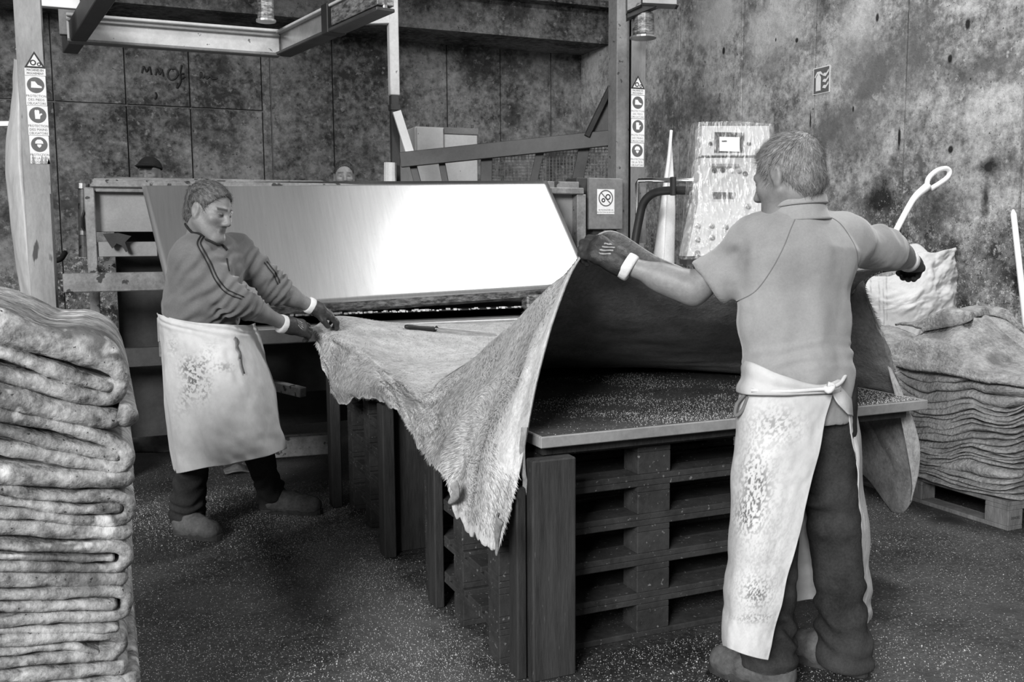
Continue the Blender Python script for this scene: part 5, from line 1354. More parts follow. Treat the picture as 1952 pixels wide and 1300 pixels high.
def shirt2():
    S = SDF()
    S.cap(K['chest'] - dz * .02, K['neck'] - dz * .11, .122, .078, .06, lat2, 1.40)
    S.cap(K['waist'], K['chest'], .122, .126, .06, lat2, 1.38)
    S.cap(K['pelvis'] + dz * .02, K['waist'], .118, .122, .05, lat2, 1.36, clip=[(K['pelvis'] - dz * .135, -dz)])
    S.cap(K['pelvis'] - dz * .12, K['pelvis'] + dz * .02, .122, .118, .05, lat2, 1.34, clip=[(K['pelvis'] - dz * .135, -dz)])
    S.cap(K['shL'] + lat2 * .0, K['shR'] - lat2 * .0, .062, .062, .06)
    for q in 'LR': S.cap(K['neck'] - dz * .06, K['sh' + q], .060, .060, .05)
    S.cap(K['neck'] - dz * .06, K['neck'] - dz * .03, .085, .076, .04)
    for q, cut, r in (('L', .80, .088), ('R', 1.02, .066)):
        a, b = K['sh' + q], K['el' + q]; d = unit(b - a); end = a + (b - a) * cut
        drop = dz * -.020 if q == 'L' else dz * 0
        S.cap(a, end + d * .03 + drop, .080, r, .05, clip=[(end, d)])
        S.cap(end - d * .05 + drop, end + d * .08 + drop, r - .034, r - .008, .006, mode='s')
    S.cap(K['neck'] + dz * .0, K['neck'] + dz * .16, .066, .08, .008, mode='s')
    def dp(V):
        d = fold_noise(103, .010, (8, 8, 2.6))(V)
        for q in 'LR': d += rings(V, K['sh' + q], K['el' + q], .0045, 13, 105)
        d += rings(V, K['waist'] - dz * .10, K['pelvis'], .005, 13, 112, .3)
        # long soft folds down the back
        u = (V - K['chest']) @ lat2; dn = np.clip((K['chest'][2] + .1 - V[:, 2]) / .3, 0, 1)
        d += .008 * np.sin(u * 45 + 3 * vnoise(V * 3, 117)) * dn * np.clip(1.2 - np.abs(u) / .22, 0, 1)
        return d
    def tn(V):
        px = proj(V); t = 1 + .10 * fbm(V * 5, 118, 3)
        dirt = np.exp(-(((px[:, 0] - 1398) / 20) ** 2 + ((px[:, 1] - 482) / 17) ** 2)) + .7 * np.exp(-(((px[:, 0] - 1424) / 8) ** 2 + ((px[:, 1] - 490) / 26) ** 2))
        return t * (1 - .45 * np.clip(dirt * (1 + fbm(V * 20, 5, 2)), 0, 1))
    return garment('shirt', S, .006, m_polo, man2, dp, tn)
sh2 = shirt2(); b2 = bvh_of(sh2)
for path in (((1518, 412), (1508, 435), (1494, 470), (1470, 515), (1440, 555), (1405, 575)), ((1572, 408), (1600, 425), (1620, 452), (1633, 480), (1636, 520))):
    a, n_ = cast_path(b2, path, 40, .0008)
    if len(a) > 6: ribbon('seam', a, n_, .0028, .0012, m_plain_grey, sh2)
# stand-up collar, open at the front
cf = frame_of(Mh2[:, 1] * (1, 1, 0), dz); rows = []
for z_, r_ in ((-.042, .108), (-.018, .096), (.006, .087), (.028, .083), (.036, .085), (.030, .090), (.008, .094)):
    rows.append([K['neck'] + cf @ np.array([r_ * 1.0 * math.sin(a), -r_ * 1.02 * math.cos(a), 0]) + dz * (z_ - .030 * (abs(a) / 2.6) ** 2 * (1 if z_ > 0 else .6)) for a in np.linspace(-2.6, 2.6, 22)])
G = patch(np.array(rows), 26, 70); N = grid_normals(G)
sheet('collar', G, .006, m_polo, sh2, tone=np.full(G.shape[:2], 1.08))
# trousers
S = SDF(); S.cap(K['pelvis'] - dz * .05, K['pelvis'] + dz * .02, .118, .112, .05, lat2, 1.32)
for q in 'LR':
    S.cap(K['hip' + q], K['kne' + q], .100, .080, .05); cl = [(K['ank' + q] - dz * .075, -dz)]
    S.cap(K['kne' + q], K['ank' + q] - dz * .07, .078, .082, .03, clip=cl); S.cap(K['ank' + q] + dz * .02, K['ank' + q] - dz * .07, .078, .088, .02, clip=cl)
garment('trousers', S, .007, m_jeans2, man2, lambda V: fold_noise(123, .010, (7, 7, 3))(V) + sum(rings(V, K['ank' + q] + dz * .2, K['ank' + q] - dz * .08, .012, 22, 125) + rings(V, K['hip' + q] - dz * .2, K['kne' + q] - dz * .1, .006, 16, 128) for q in 'LR'))
fd = unit(cam_dir(-.75, 0, -.65) * (1, 1, 0))
for q, off in (('L', .02), ('R', .03)):
    a = K['ank' + q] * (1, 1, 0); boot(man2, a - fd * .075, a + fd * .205, K['ank' + q] - dz * .01, m_boot, m_sole, s=1.05)
# long apron: wraps round the front, open at the back
ap2 = grid_px([
    [(1584, 752, 2.90), (1545, 750, 2.865), (1490, 745, 2.86), (1432, 742, 2.90), (1412, 742, 3.02), (1455, 740, 3.17), (1530, 740, 3.22), (1600, 738, 3.20), (1628, 740, 3.10), (1618, 742, 2.98), (1606, 742, 2.94)],
    [(1556, 880, 2.875), (1515, 885, 2.85), (1460, 885, 2.845), (1418, 880, 2.89), (1400, 878, 3.02), (1450, 870, 3.20), (1535, 865, 3.27), (1610, 868, 3.24), (1640, 872, 3.15), (1636, 874, 3.05), (1630, 876, 3.02)],
    [(1520, 1030, 2.855), (1480, 1035, 2.84), (1440, 1036, 2.84), (1405, 1030, 2.89), (1392, 1026, 3.02), (1445, 1010, 3.22), (1540, 1000, 3.31), (1618, 1002, 3.29), (1652, 1010, 3.21), (1648, 1020, 3.13), (1643, 1025, 3.10)],
    [(1490, 1150, 2.84), (1455, 1152, 2.83), (1422, 1148, 2.84), (1392, 1140, 2.89), (1385, 1132, 3.02), (1442, 1100, 3.23), (1542, 1085, 3.34), (1622, 1092, 3.33), (1656, 1110, 3.26), (1653, 1130, 3.18), (1648, 1140, 3.15)],
    [(1464, 1258, 2.83), (1436, 1252, 2.825), (1408, 1243, 2.84), (1384, 1233, 2.89), (1380, 1222, 3.02), (1440, 1170, 3.24), (1544, 1142, 3.36), (1624, 1150, 3.36), (1658, 1175, 3.30), (1656, 1185, 3.22), (1652, 1190, 3.19)]])
G = patch(ap2, 280, 360); N = grid_normals(G)
if (N[130, 50] @ ray(1450, 1000)) > 0: G = G[:, ::-1]; N = grid_normals(G)
tt, ss = np.meshgrid(np.linspace(0, 1, 280), np.linspace(0, 1, 360), indexing='ij')
G = G + N * (.005 * fbm(np.stack([ss * 9, tt * 7, tt * 0], -1), 133, 3) + .003 * np.sin(tt * 30 + 4 * vnoise(np.stack([ss * 3, tt * 2, ss * 0], -1), 136)))[..., None]
pxy = proj(G); nearside = (pxy[..., 2] < 2.95)
grime = blot(1440, 920, 22, 55) + .9 * blot(1425, 985, 20, 28) + .55 * blot(1480, 810, 45, 30) + .8 * blot(1440, 1130, 26, 26) + .5 * blot(1440, 1178, 40, 8) + .25 * blot(1450, 1000, 60, 200)
spk = np.clip(3.4 * fbm(np.stack([ss * 150, tt * 120, tt * 0], -1), 144, 4) + .05, 0, 1)
tn = 1.05 - .78 * np.clip(grime, 0, 1) * spk * nearside - .10 * np.clip(fbm(np.stack([ss * 7, tt * 6, tt * 0], -1), 148, 3), 0, 1)
apr2 = sheet('long_apron', G, .004, m_apron, man2, tone=tn)
# waistband and knot
wb_rows = grid_px([[(1600, 722, 2.93), (1560, 735, 2.87), (1490, 716, 2.845), (1436, 692, 2.89), (1424, 690, 3.03), (1470, 690, 3.18)],
                   [(1600, 738, 2.925), (1560, 744, 2.862), (1490, 738, 2.84), (1430, 722, 2.88), (1417, 716, 3.03), (1466, 712, 3.19)],
                   [(1598, 748, 2.925), (1560, 750, 2.860), (1490, 752, 2.845), (1426, 752, 2.885), (1412, 746, 3.03), (1460, 740, 3.19)]])
G = patch(wb_rows, 26, 60); N = grid_normals(G)
if (N[10, 20] @ ray(1450, 720)) > 0: G = G[:, ::-1]; N = grid_normals(G)
G = G + N * (.004 + .004 * np.sin(np.linspace(0, 9, 26))[:, None] + .003 * fbm(G * 20, 151, 2))[..., None]
sheet('waistband', G, .005, m_apron, apr2, tone=np.full(G.shape[:2], 1.0))
MB().tube(cr1(np.array([P(1432, 744, 2.86), P(1500, 746, 2.835), P(1560, 742, 2.845), P(1582, 740, 2.84), P(1602, 730, 2.88), P(1614, 712, 2.95)]), 24), .006, 8).build('cord', m_plain, apr2, True)
MB().tube(cr1(np.array([P(1572, 738, 2.845), P(1580, 746, 2.835), P(1588, 736, 2.84), P(1578, 732, 2.84)]), 14), .008, 8).build('knot', m_plain, apr2, True)
G = patch(grid_px([[(1612, 700, 2.96), (1600, 738, 2.92), (1583, 742, 2.90)], [(1626, 745, 3.02), (1616, 770, 2.93), (1596, 768, 2.90)], [(1630, 795, 3.05), (1622, 792, 2.96), (1618, 790, 2.93)]]), 20, 16)
sheet('apron_corner', G, .004, m_apron, apr2, tone=np.full(G.shape[:2], 1.0))
MB().tube(cr1(np.array([P(1424, 748, 2.90), P(1405, 770, 2.92), P(1402, 792, 2.92), P(1415, 782, 2.91), P(1426, 756, 2.90)]), 18), .006, 6).build('bow_loop', m_plain_grey, apr2, True)
# gloves
glove(*h2L[:4], man2, h2L[5], h2L[4], fat=1.2)
glove(*h2R[:4], man2, h2R[5], h2R[4], marks=False)

# ---- two workers behind the machine, standing on its platform
pf = thing('operator_platform', (1.0, 7.6, 0), 'low steel platform behind the splitting machine', 'platform')
MB().box((-.5, 7.2, .30), (1.9, 8.1, .33), .004).build('deck', MAT['steel_grey'], pf)
for x in (-.42, 1.8):
    for y in (7.25, 8.0): MB().box((x, y, 0), (x + .06, y + .06, .30)).build('leg', MAT['steel_grey'], pf)
m_skin3 = m_skin
def worker(px, pytop, dep, label, cap_on, tone_hair, face):
    tp = P(px, pytop, dep); H_ = tp[2] - .33; base = np.array([tp[0], tp[1], .33])
    t = thing('person', base, label, 'person')
    s = 1.0; hc = tp - dz * .125; Mf = frame_of(cam_dir(*face), dz)
    r_, f_ = Mf[:, 0], Mf[:, 1]
    sh = hc - dz * .27 - f_ * .02; pel = base + dz * H_ * .52
    S = SDF(); head_ops(S, hc, Mf, s); S.cap(sh + dz * .02, hc - dz * .05, .058, .055, .03)
    S.cap(pel, sh - dz * .10, .115, .12, .05, r_, 1.35); S.cap(sh + r_ * .15 - dz * .05, sh - r_ * .15 - dz * .05, .07, .07, .05)
    legs = []
    for k in (-1, 1):
        a = sh + r_ * .19 * k - dz * .05; e = a - dz * .28 + r_ * .04 * k; w = e + f_ * .22 - dz * .06
        S.cap(a, e, .052, .044, .03); S.cap(e, w, .044, .032, .03)
        hand_ops(S, w, f_, dz, -r_ * k, .9, (.3, .5, .4), .95)
        S.cap(pel + r_ * .09 * k, base + r_ * .10 * k + dz * .48, .085, .06, .04); S.cap(base + r_ * .10 * k + dz * .48, base + r_ * .10 * k + dz * .07, .058, .042, .03)
        S.cap(base + r_ * .10 * k + dz * .042 - f_ * .04, base + r_ * .10 * k + dz * .04 + f_ * .16, .04, .04, .02)
    V, Q = S.mesh(.011, zfine=sh[2] - .01, hf=.005); V = relax(V, Q, 1, .3)
    mk('body', V, Q, m_skin3, t, True, tone=np.where(V[:, 2] > sh[2], head_tone(V, hc, Mf, s, .35), 1))
    S = SDF(); S.cap(pel - dz * .08, sh - dz * .10, .135, .14, .05, r_, 1.35); S.cap(sh + r_ * .16 - dz * .05, sh - r_ * .16 - dz * .05, .08, .08, .05)
    for k in (-1, 1):
        a = sh + r_ * .19 * k - dz * .05; e = a - dz * .28 + r_ * .04 * k; w = e + f_ * .16 - dz * .05
        S.cap(a, e, .072, .06, .03); S.cap(e, w, .058, .05, .03)
    garment('work_jacket', S, .011, m_sweat, t, fold_noise(211, .008), lambda V: np.ones(len(V)) * .7)
    S = SDF(); S.cap(pel - dz * .05, pel + dz * .02, .12, .12, .05, r_, 1.35)
    for k in (-1, 1): S.cap(pel + r_ * .09 * k, base + r_ * .10 * k + dz * .08, .10, .075, .05)
    garment('trousers', S, .012, m_jeans, t, fold_noise(213, .008))
    if cap_on:
        S = SDF(); cl = [(hc + dz * .045, Mf @ unit(np.array([0, .10, -1.])))]
        S.ell(hc + Mf @ np.array([0, -.012, .045]), (.088, .110, .092), Mf, .01, clip=cl)
        S.cap(hc + Mf @ np.array([-.05, .095, .060]), hc + Mf @ np.array([.05, .095, .060]), .016, .016, .01)
        S.ell(hc + Mf @ np.array([0, .125, .055]), (.068, .060, .010), Mf, .015)
        garment('cap', S, .005, m_black_cloth, t)
    else:
        hair('hair', hc, Mf, s, t, m_hair2, tone_hair, [((0, .062, .060), (0, 1, -.6)), ((0, -.02, -.05), (0, .25, -1))], 2500, .012, .008)
    return t
worker(284, 301, 7.15, 'worker in a dark peaked cap looking over the machine', True, None, (.05, -.1, 1))
worker(655, 307, 7.35, 'bareheaded worker with short dark hair looking over the machine', False, (.1, .35), (.25, -.1, 1))
# ------------------------------------------------------------------ control console wrapped in film
cYd = 5.45
con = thing('control_console', flat(P(1385, 500, cYd), 2, 0), 'white control console with a small screen, wrapped in clear film', 'control panel')
cw = cam_dir(1, 0, 0) * (1, 1, 0); cw = unit(cw); cn = unit(cam_dir(0, 0, 1) * (1, 1, 0))      # faces the camera side
def cpt(x, y, back=0.0): return P(x, y, cYd) - cn * back
def slab(mb, pts, th): mb.prism([cpt(*q) for q in pts], -cn * th); return mb
m_con = M('console_white', .46, .56, 4, rough=.45, bump=.03)
slab(MB(), [(1338, 240), (1466, 240), (1468, 296), (1337, 296)], .20).build('screen_head', m_con, con)
MB().prism([cpt(1338, 300, .03), cpt(1450, 300, .03), cpt(1470, 385, .0), cpt(1330, 385, .0)], -cn * .18).build('button_panel', m_con, con)
MB().prism([cpt(1330, 385, -.01), cpt(1455, 385, -.01), cpt(1440, 482, -.10), cpt(1303, 488, -.10)], -cn * .25).build('desk', m_con, con)
MB().prism([cpt(1303, 488, -.10), cpt(1440, 482, -.10), cpt(1442, 494, -.09), cpt(1304, 504, -.09)], -cn * .24).build('desk_base', MAT['beam_dark'], con)
MB().box(np.append((cpt(1385, 500, .12) - .06)[:2], 0), np.append((cpt(1385, 500, .12) + .06)[:2], cpt(1385, 496, 0)[2])).build('stand', MAT['steel_grey'], con)
slab(MB(), [(1362, 252), (1418, 253), (1418, 291), (1361, 291)], -.006).build('screen_bezel', MAT['rubber'], con)
scm = M('lit_screen', .8, .85, 5, rough=.3, bump=0); b_ = scm.node_tree.nodes['Principled BSDF']; b_.inputs['Emission Color'].default_value = (1, 1, 1, 1); b_.inputs['Emission Strength'].default_value = .35
slab(MB(), [(1371, 261), (1409, 262), (1409, 289), (1371, 288)], -.009).build('screen', scm, con)
slab(MB(), [(1375, 268), (1385, 268), (1385, 271), (1375, 271)], -.010).build('screen_text', MAT['rubber'], con)
def knob(x, y, r, mat, fwd=.0, l=.02):
    c = cpt(x, y, fwd); MB().lathe(c, cn, [(r * 1.25, 0), (r * 1.25, .006), (r, .007), (r * .92, l), (r * .5, l + .003)], 14).build('knob', mat, con)
for x, y, r in ((1354, 274, .009), (1427, 274, .009)): knob(x, y, r, MAT['rubber'])
slab(MB(), [(1352, 312), (1408, 313), (1408, 318), (1352, 317)], .0 - .012).build('label_strip', MAT['steel_grey'], con)
for x, y, m in ((1363, 325, 'rubber'), (1379, 324, 'rubber'), (1395, 325, 'plastic_white'), (1410, 326, 'steel_grey'), (1422, 331, 'rubber')): knob(x, y, .012, MAT[m], .02)
slab(MB(), [(1357, 366), (1402, 367), (1401, 379), (1360, 379)], -.004).build('handle_recess', MAT['beam_dark'], con)
for x, y, m in ((1431, 412, 'steel_grey'), (1424, 394, 'galv'), (1327, 431, 'galv'), (1353, 431, 'galv'), (1379, 433, 'galv'), (1403, 434, 'rubber'), (1325, 457, 'galv'), (1352, 453, 'galv'), (1378, 454, 'galv'), (1323, 482, 'steel_grey'), (1348, 482, 'steel_grey'), (1374, 480, 'steel_grey')):
    f = (y - 385) / 100; knob(x, y, .013, MAT[m], -.01 - .09 * max(0, f), .022)
# clear film: thin wrinkled sheet round the console
film = bpy.data.materials.new('clear_film'); film.use_nodes = True; nt = film.node_tree; L_ = nt.links.new
nt.nodes.remove(nt.nodes['Principled BSDF']); outn = nt.nodes['Material Output']
tr = nn(nt, 'ShaderNodeBsdfTransparent'); gl_ = nn(nt, 'ShaderNodeBsdfGlossy'); gl_.inputs['Roughness'].default_value = .22
df = nn(nt, 'ShaderNodeBsdfDiffuse'); df.inputs[0].default_value = (.85, .85, .85, 1)
ge = nn(nt, 'ShaderNodeNewGeometry'); mpn = nn(nt, 'ShaderNodeMapping'); mpn.inputs['Scale'].default_value = (6, 6, 1.6); mpn.inputs['Rotation'].default_value = (.5, .4, 0)
L_(ge.outputs['Position'], mpn.inputs[0]); nz = nn(nt, 'ShaderNodeTexNoise'); nz.inputs['Scale'].default_value = 9; nz.inputs['Detail'].default_value = 6; L_(mpn.outputs[0], nz.inputs['Vector'])
mr = nn(nt, 'ShaderNodeMapRange'); mr.inputs[1].default_value = .48; mr.inputs[2].default_value = .68; mr.inputs[3].default_value = .05; mr.inputs[4].default_value = .30; L_(nz.outputs[0], mr.inputs[0])
bpn = nn(nt, 'ShaderNodeBump'); bpn.inputs['Strength'].default_value = .8; bpn.inputs['Distance'].default_value = .02; L_(nz.outputs[0], bpn.inputs['Height']); L_(bpn.outputs[0], gl_.inputs['Normal'])
m1 = nn(nt, 'ShaderNodeMixShader'); m1.inputs[0].default_value = .5; L_(gl_.outputs[0], m1.inputs[1]); L_(df.outputs[0], m1.inputs[2])
m2 = nn(nt, 'ShaderNodeMixShader'); L_(mr.outputs[0], m2.inputs[0]); L_(tr.outputs[0], m2.inputs[1]); L_(m1.outputs[0], m2.inputs[2]); L_(m2.outputs[0], outn.inputs['Surface'])
frows = [[(1322, 234, .10), (1330, 234, -.02), (1400, 233, -.03), (1468, 238, -.02), (1476, 239, .10)], [(1320, 260, .10), (1330, 262, -.025), (1400, 262, -.03), (1470, 262, -.025), (1477, 262, .10)],
         [(1318, 296, .10), (1326, 297, -.02), (1400, 297, -.03), (1470, 297, -.02), (1477, 297, .10)], [(1316, 320, .10), (1322, 322, -.02), (1400, 330, -.03), (1460, 330, -.03), (1478, 330, .10)],
         [(1310, 385, .10), (1316, 388, -.03), (1400, 388, -.05), (1462, 385, -.05), (1472, 385, .1)], [(1303, 440, .08), (1306, 442, -.08), (1380, 440, -.09), (1452, 436, -.09), (1462, 430, .08)], [(1298, 492, .06), (1300, 494, -.13), (1370, 490, -.14), (1442, 484, -.14), (1450, 480, .06)]]
G = patch(np.array([[cpt(*c) for c in r] for r in frows]), 70, 60); N = grid_normals(G); G = G + N * (.006 * fbm(G * np.array([16, 16, 9]), 301, 3))[..., None]
sheet('film_wrap', G, .001, film, con)
# ------------------------------------------------------------------ handrail, black hose, hanging cloth
hr_ = thing('handrail', flat(P(1260, 345, 6.0), 2, 0), 'chrome handrail beside the stickered column', 'handrail')
rY = P(1214, 345, 6.3)
chrome = M('chrome_tube', .6, .7, 5, rough=.2, metal=1.0, bump=0)
rp = [P(1215, 470, 6.3), P(1215, 350, 6.3), P(1219, 344, 6.28), P(1240, 343, 6.2), P(1330, 345, 5.9)]
MB().tube(rp, .016, 10).build('rail', chrome, hr_, True)
MB().cyl(flat(P(1215, 470, 6.3), 2, 0), P(1215, 470, 6.3), .02, 10).build('post', MAT['beam_dark'], hr_)
MB().box(P(1219, 460, 6.36) - .012, P(1223, 360, 6.36) + .012).build('bracket_plate', MAT['steel_grey'], hr_)
ho = thing('rubber_hose', P(1210, 480, 6.2), 'thick black rubber hose bent over beside the handrail', 'hose')
hp = cr1(np.array([P(1198, 560, 6.1), P(1208, 480, 6.1), P(1218, 420, 6.08), P(1228, 385, 6.05), P(1250, 367, 6.0), P(1285, 363, 5.9), P(1335, 364, 5.8)]), 40)
MB().tube(hp, .027, 12).build('hose', MAT['rubber'], ho, True)
MB().tube([P(1283, 338, 5.86), P(1283, 372, 5.86)], .02, 8).build('clip', MAT['rubber'], ho)
G = patch(np.array([[P(1277, 248, 6.55), P(1279, 249, 6.53), P(1281, 252, 6.55)], [P(1270, 300, 6.55), P(1276, 300, 6.50), P(1281, 300, 6.55)], [P(1262, 345, 6.5), P(1272, 350, 6.42), P(1282, 350, 6.5)], [P(1256, 400, 6.45), P(1270, 400, 6.34), P(1284, 400, 6.45)], [P(1246, 490, 6.4), P(1266, 492, 6.28), P(1284, 490, 6.4)], [P(1240, 560, 6.4), P(1262, 560, 6.26), P(1286, 560, 6.4)]]), 60, 26)
N = grid_normals(G); G = G + N * (.012 * np.sin(np.linspace(0, 1, 26)[None] * 9 + np.linspace(0, 4, 60)[:, None]))[..., None]
o = sheet('hanging_cloth', G, .004, MAT['cloth_white']); tag(o, 'long white cloth hanging on the wall behind the handrail', 'cloth')
# ------------------------------------------------------------------ fire extinguisher sign on the wall
c0 = PX(1566, 153, WX - .014); sw_ = abs(PX(1550, 153, WX)[1] - PX(1582, 153, WX)[1]); sh_ = PX(1566, 128, WX)[2] - PX(1566, 179, WX)[2]
fs = thing('extinguisher_sign', c0, 'grey fire extinguisher sign with flames on the light wall', 'sign')
yd_, nd_ = np.array([0, -1., 0]), np.array([-1., 0, 0]); s_ = sh_ / 2; asp = sw_ / sh_
def fpoly(name, pts, mat, lift):
    MB().prism([c0 + nd_ * lift + yd_ * x * s_ * asp + dz * y * s_ for x, y in pts], nd_ * .001).build(name, mat, fs)
MB().obox(c0, (.002, sw_, sh_)).build('plate', MAT['sign_white'], fs)
m_fs = M('sign_grey', .11, .14, 20, rough=.5, bump=0)
fpoly('field', [(-.9, -.93), (.9, -.93), (.9, .93), (-.9, .93)], m_fs, .0015)
fpoly('bottle', [(-.62, -.75), (-.05, -.75), (-.05, .25), (-.2, .42), (-.47, .42), (-.62, .25)], MAT['sign_white'], .003)
fpoly('nozzle', [(-.42, .42), (-.2, .42), (-.2, .52), (.15, .35), (.2, .42), (-.1, .68), (-.5, .68), (-.8, .3), (-.72, .24), (-.42, .55)], MAT['sign_white'], .0032)
for k in range(3):
    y = -.62 + .45 * k
    fpoly('flame', [(.15, y + .05), (.5, y - .05), (.85, y + .25), (.85, y + .45), (.6, y + .2), (.3, y + .22)], MAT['sign_white'], .003)
# ------------------------------------------------------------------ shovel, pole, sack
sv = thing('shovel', flat(PX(1690, 470, WX - .55), 2, 0), 'white plastic shovel with a loop handle standing against the light wall', 'shovel')
def wp(x, y, d): return P(x, y, d)
d0, d1 = 5.55, 5.75
path = np.array([P(1590, 730, 5.81), P(1618, 640, 5.88), P(1660, 530, 6.00), P(1700, 455, 6.07), P(1728, 402, 6.16), P(1745, 375, 6.20), P(1768, 355, 6.25)]); low_ = path[0] + (path[0] - path[2]) * ((path[0][2] - .40) / (path[2][2] - path[0][2])); path = cr1(np.concatenate([[low_], path]), 30)
MB().tube(path, np.interp(np.linspace(0, 1, 30), [0, .8, 1], [.020, .020, .028]), 12).build('shaft', MAT['plastic_white'], sv, True)
loop = [(1766, 358), (1770, 340), (1785, 326), (1802, 321), (1810, 327), (1806, 338), (1792, 349), (1774, 360)]
lp = cr1(np.array([P(x, y, 6.25 + .0015 * (x - 1766)) for x, y in loop]), 32)
MB().tube(lp, .017, 10).build('loop_grip', MAT['plastic_white'], sv, True)
bl = path[0]; sd_ = cw
G = patch(np.array([[bl + sd_ * a * .15 + dz * z_ + cn * (.02 - .05 * a * a) for a in (-1, -.5, 0, .5, 1)] for z_ in (.02, -.12, -.25, -.385)]), 16, 20)
sheet('blade', G, .006, MAT['plastic_white'], sv)
wp0, wp1 = PX(1931, 400, WX - .06), PX(1958, 640, WX - .30)
wpb = wp1 + (wp1 - wp0) * (wp1[2] / max(.05, (wp0[2] - wp1[2])))
o = MB().tube([wp0, wp0 + (wpb - wp0) * .02, wpb], [.008, .019, .022], 10).build('white_pole', MAT['plastic_white'], None, True)
tag(o, 'white pole leaning on the light wall beyond the hide pile', 'pole')
far_px = lambda rows: np.array([[P(x, y, d * 1.13) for x, y, d in r] for r in rows])
m_sack = M('woven_sack', .40, .56, 6, rough=.8, bump=.15, fine=150, tone=True)
bag = far_px([[(1628, 520, 5.30), (1665, 528, 5.26), (1705, 528, 5.22), (1730, 500, 5.20), (1748, 482, 5.22), (1775, 484, 5.26), (1800, 478, 5.35), (1818, 473, 5.5)],
               [(1632, 545, 5.24), (1668, 548, 5.18), (1705, 546, 5.12), (1740, 535, 5.10), (1762, 520, 5.12), (1785, 512, 5.18), (1808, 505, 5.28), (1822, 500, 5.46)],
               [(1636, 575, 5.20), (1672, 578, 5.12), (1710, 575, 5.06), (1745, 565, 5.04), (1768, 555, 5.08), (1790, 548, 5.14), (1812, 540, 5.24), (1822, 535, 5.45)],
               [(1640, 604, 5.20), (1676, 605, 5.12), (1712, 600, 5.06), (1748, 590, 5.04), (1770, 585, 5.08), (1794, 580, 5.14), (1815, 575, 5.24), (1820, 570, 5.45)],
               [(1640, 700, 5.24), (1676, 700, 5.16), (1712, 700, 5.12), (1748, 700, 5.10), (1770, 700, 5.14), (1794, 700, 5.20), (1815, 700, 5.28), (1820, 700, 5.45)]])
b5 = bag[3].copy(); b5[:, 2] -= .16; b6 = bag[3].copy(); b6[:, 2] = .45; b7 = bag[3].copy(); b7[:, 2] = .015; bag = np.concatenate([bag[:4], b5[None], b6[None], b7[None]])
G = patch(bag, 120, 110); N = grid_normals(G)
if (N[40, 50] @ ray(1720, 560)) > 0: G = G[:, ::-1]; N = grid_normals(G)
tt, ss = np.meshgrid(np.linspace(0, 1, 120), np.linspace(0, 1, 110), indexing='ij')
G = G + N * (.016 * fbm(np.stack([ss * 6 + tt * 6, tt * 11 - ss * 6, tt * 0], -1), 311, 3))[..., None]
pxy = proj(G); lines = sum(np.exp(-((pxy[..., 0] - x - (pxy[..., 1] - 545) * .02) / .9) ** 2) for x in (1660, 1676, 1684, 1690))
sk = sheet('white_sack', G, .004, m_sack, None, tone=1 - .4 * np.clip(lines, 0, 1) - .08 * np.clip(fbm(G * 6, 5, 3), 0, 1)); tag(sk, 'crumpled white woven sack standing between the hide pile and the wall', 'sack')
G = patch(far_px([[(1716, 470, 5.42), (1735, 466, 5.44), (1752, 466, 5.46), (1772, 484, 5.42)], [(1720, 490, 5.36), (1738, 492, 5.36), (1756, 492, 5.36), (1774, 492, 5.36)], [(1722, 520, 5.32), (1740, 522, 5.32), (1758, 520, 5.32), (1776, 510, 5.34)]]), 20, 24)
sheet('sack_mouth', G, .004, m_sack, sk, tone=np.full(G.shape[:2], 1.0))
# ------------------------------------------------------------------ top of the right pile: hide folded back on itself
zt_ = .838
def toph(pts): return np.array([[np.array(q, float) for q in r] for r in pts])
zb_ = lambda x, y: .83 + .03 * math.sin(x * 5) * math.cos(y * 4)
zp = np.concatenate([np.concatenate([a_, b_[..., None]], -1).reshape(-1, 3) for a_, b_, c_ in lays[-3:]])
def ztop_at(Gp):
    q_ = Gp.reshape(-1, 3); out_ = np.empty(len(q_))
    for i_ in range(0, len(q_), 500):
        d_ = ((q_[i_:i_ + 500, None, :2] - zp[None, :, :2]) ** 2).sum(-1); out_[i_:i_ + 500] = np.where(d_ < .10 ** 2, zp[None, :, 2], 0).max(1)
    return out_.reshape(Gp.shape[:-1])
XYt, upt, _ = lays[-1]; cc_ = np.array([(SX0 + SX1) / 2, (SY0 + SY1) / 2])
XYt = np.concatenate([XYt, XYt[:, -1:] + (XYt[:, -1:] - cc_) * .035], 1); XYt = (XYt - cc_) * 1.02 + cc_
XYt = XYt + (.012 * fbm(np.concatenate([XYt * 5, XYt[..., :1] * 0], -1), 322, 2))[..., None]
Gt = np.concatenate([XYt, XYt[..., :1] * 0], -1); Gt[..., 2] = np.maximum(ztop_at(Gt), .74) + .012
for _ in range(4): Gt[:, :, 2] = (Gt[:, :, 2] * 2 + np.roll(Gt[:, :, 2], 1, 0) + np.roll(Gt[:, :, 2], -1, 0)) / 4
Gt[:, -1, 2] -= .030; Gt[:, -2, 2] -= .008
Gt[..., 2] += .006 * fbm(Gt * 9, 323, 2)
A_ = np.concatenate([Gt, (Gt - (0, 0, .016))[:, ::-1][:, :]], 1); m_ = A_.shape[1]
I_ = np.arange(nP * m_).reshape(nP, m_); J_ = np.roll(I_, -1, 0)
q = np.stack([I_[:, :-1], J_[:, :-1], J_[:, 1:], I_[:, 1:]], -1).reshape(-1, 4)
m_top = MAT['hide_stack']
to = mk('stacked_hide', A_.reshape(-1, 3), q, m_top, None, True); tag(to, 'topmost hide spread loosely over the pile beside the light wall', 'hide', 'hides in the pile beside the wall')
tbv = bvh_of(to)
fe = [(1760, 634), (1782, 630), (1810, 625), (1836, 618), (1856, 608), (1872, 603), (1895, 603), (1920, 610), (1940, 612), (1965, 610)]
lip = []
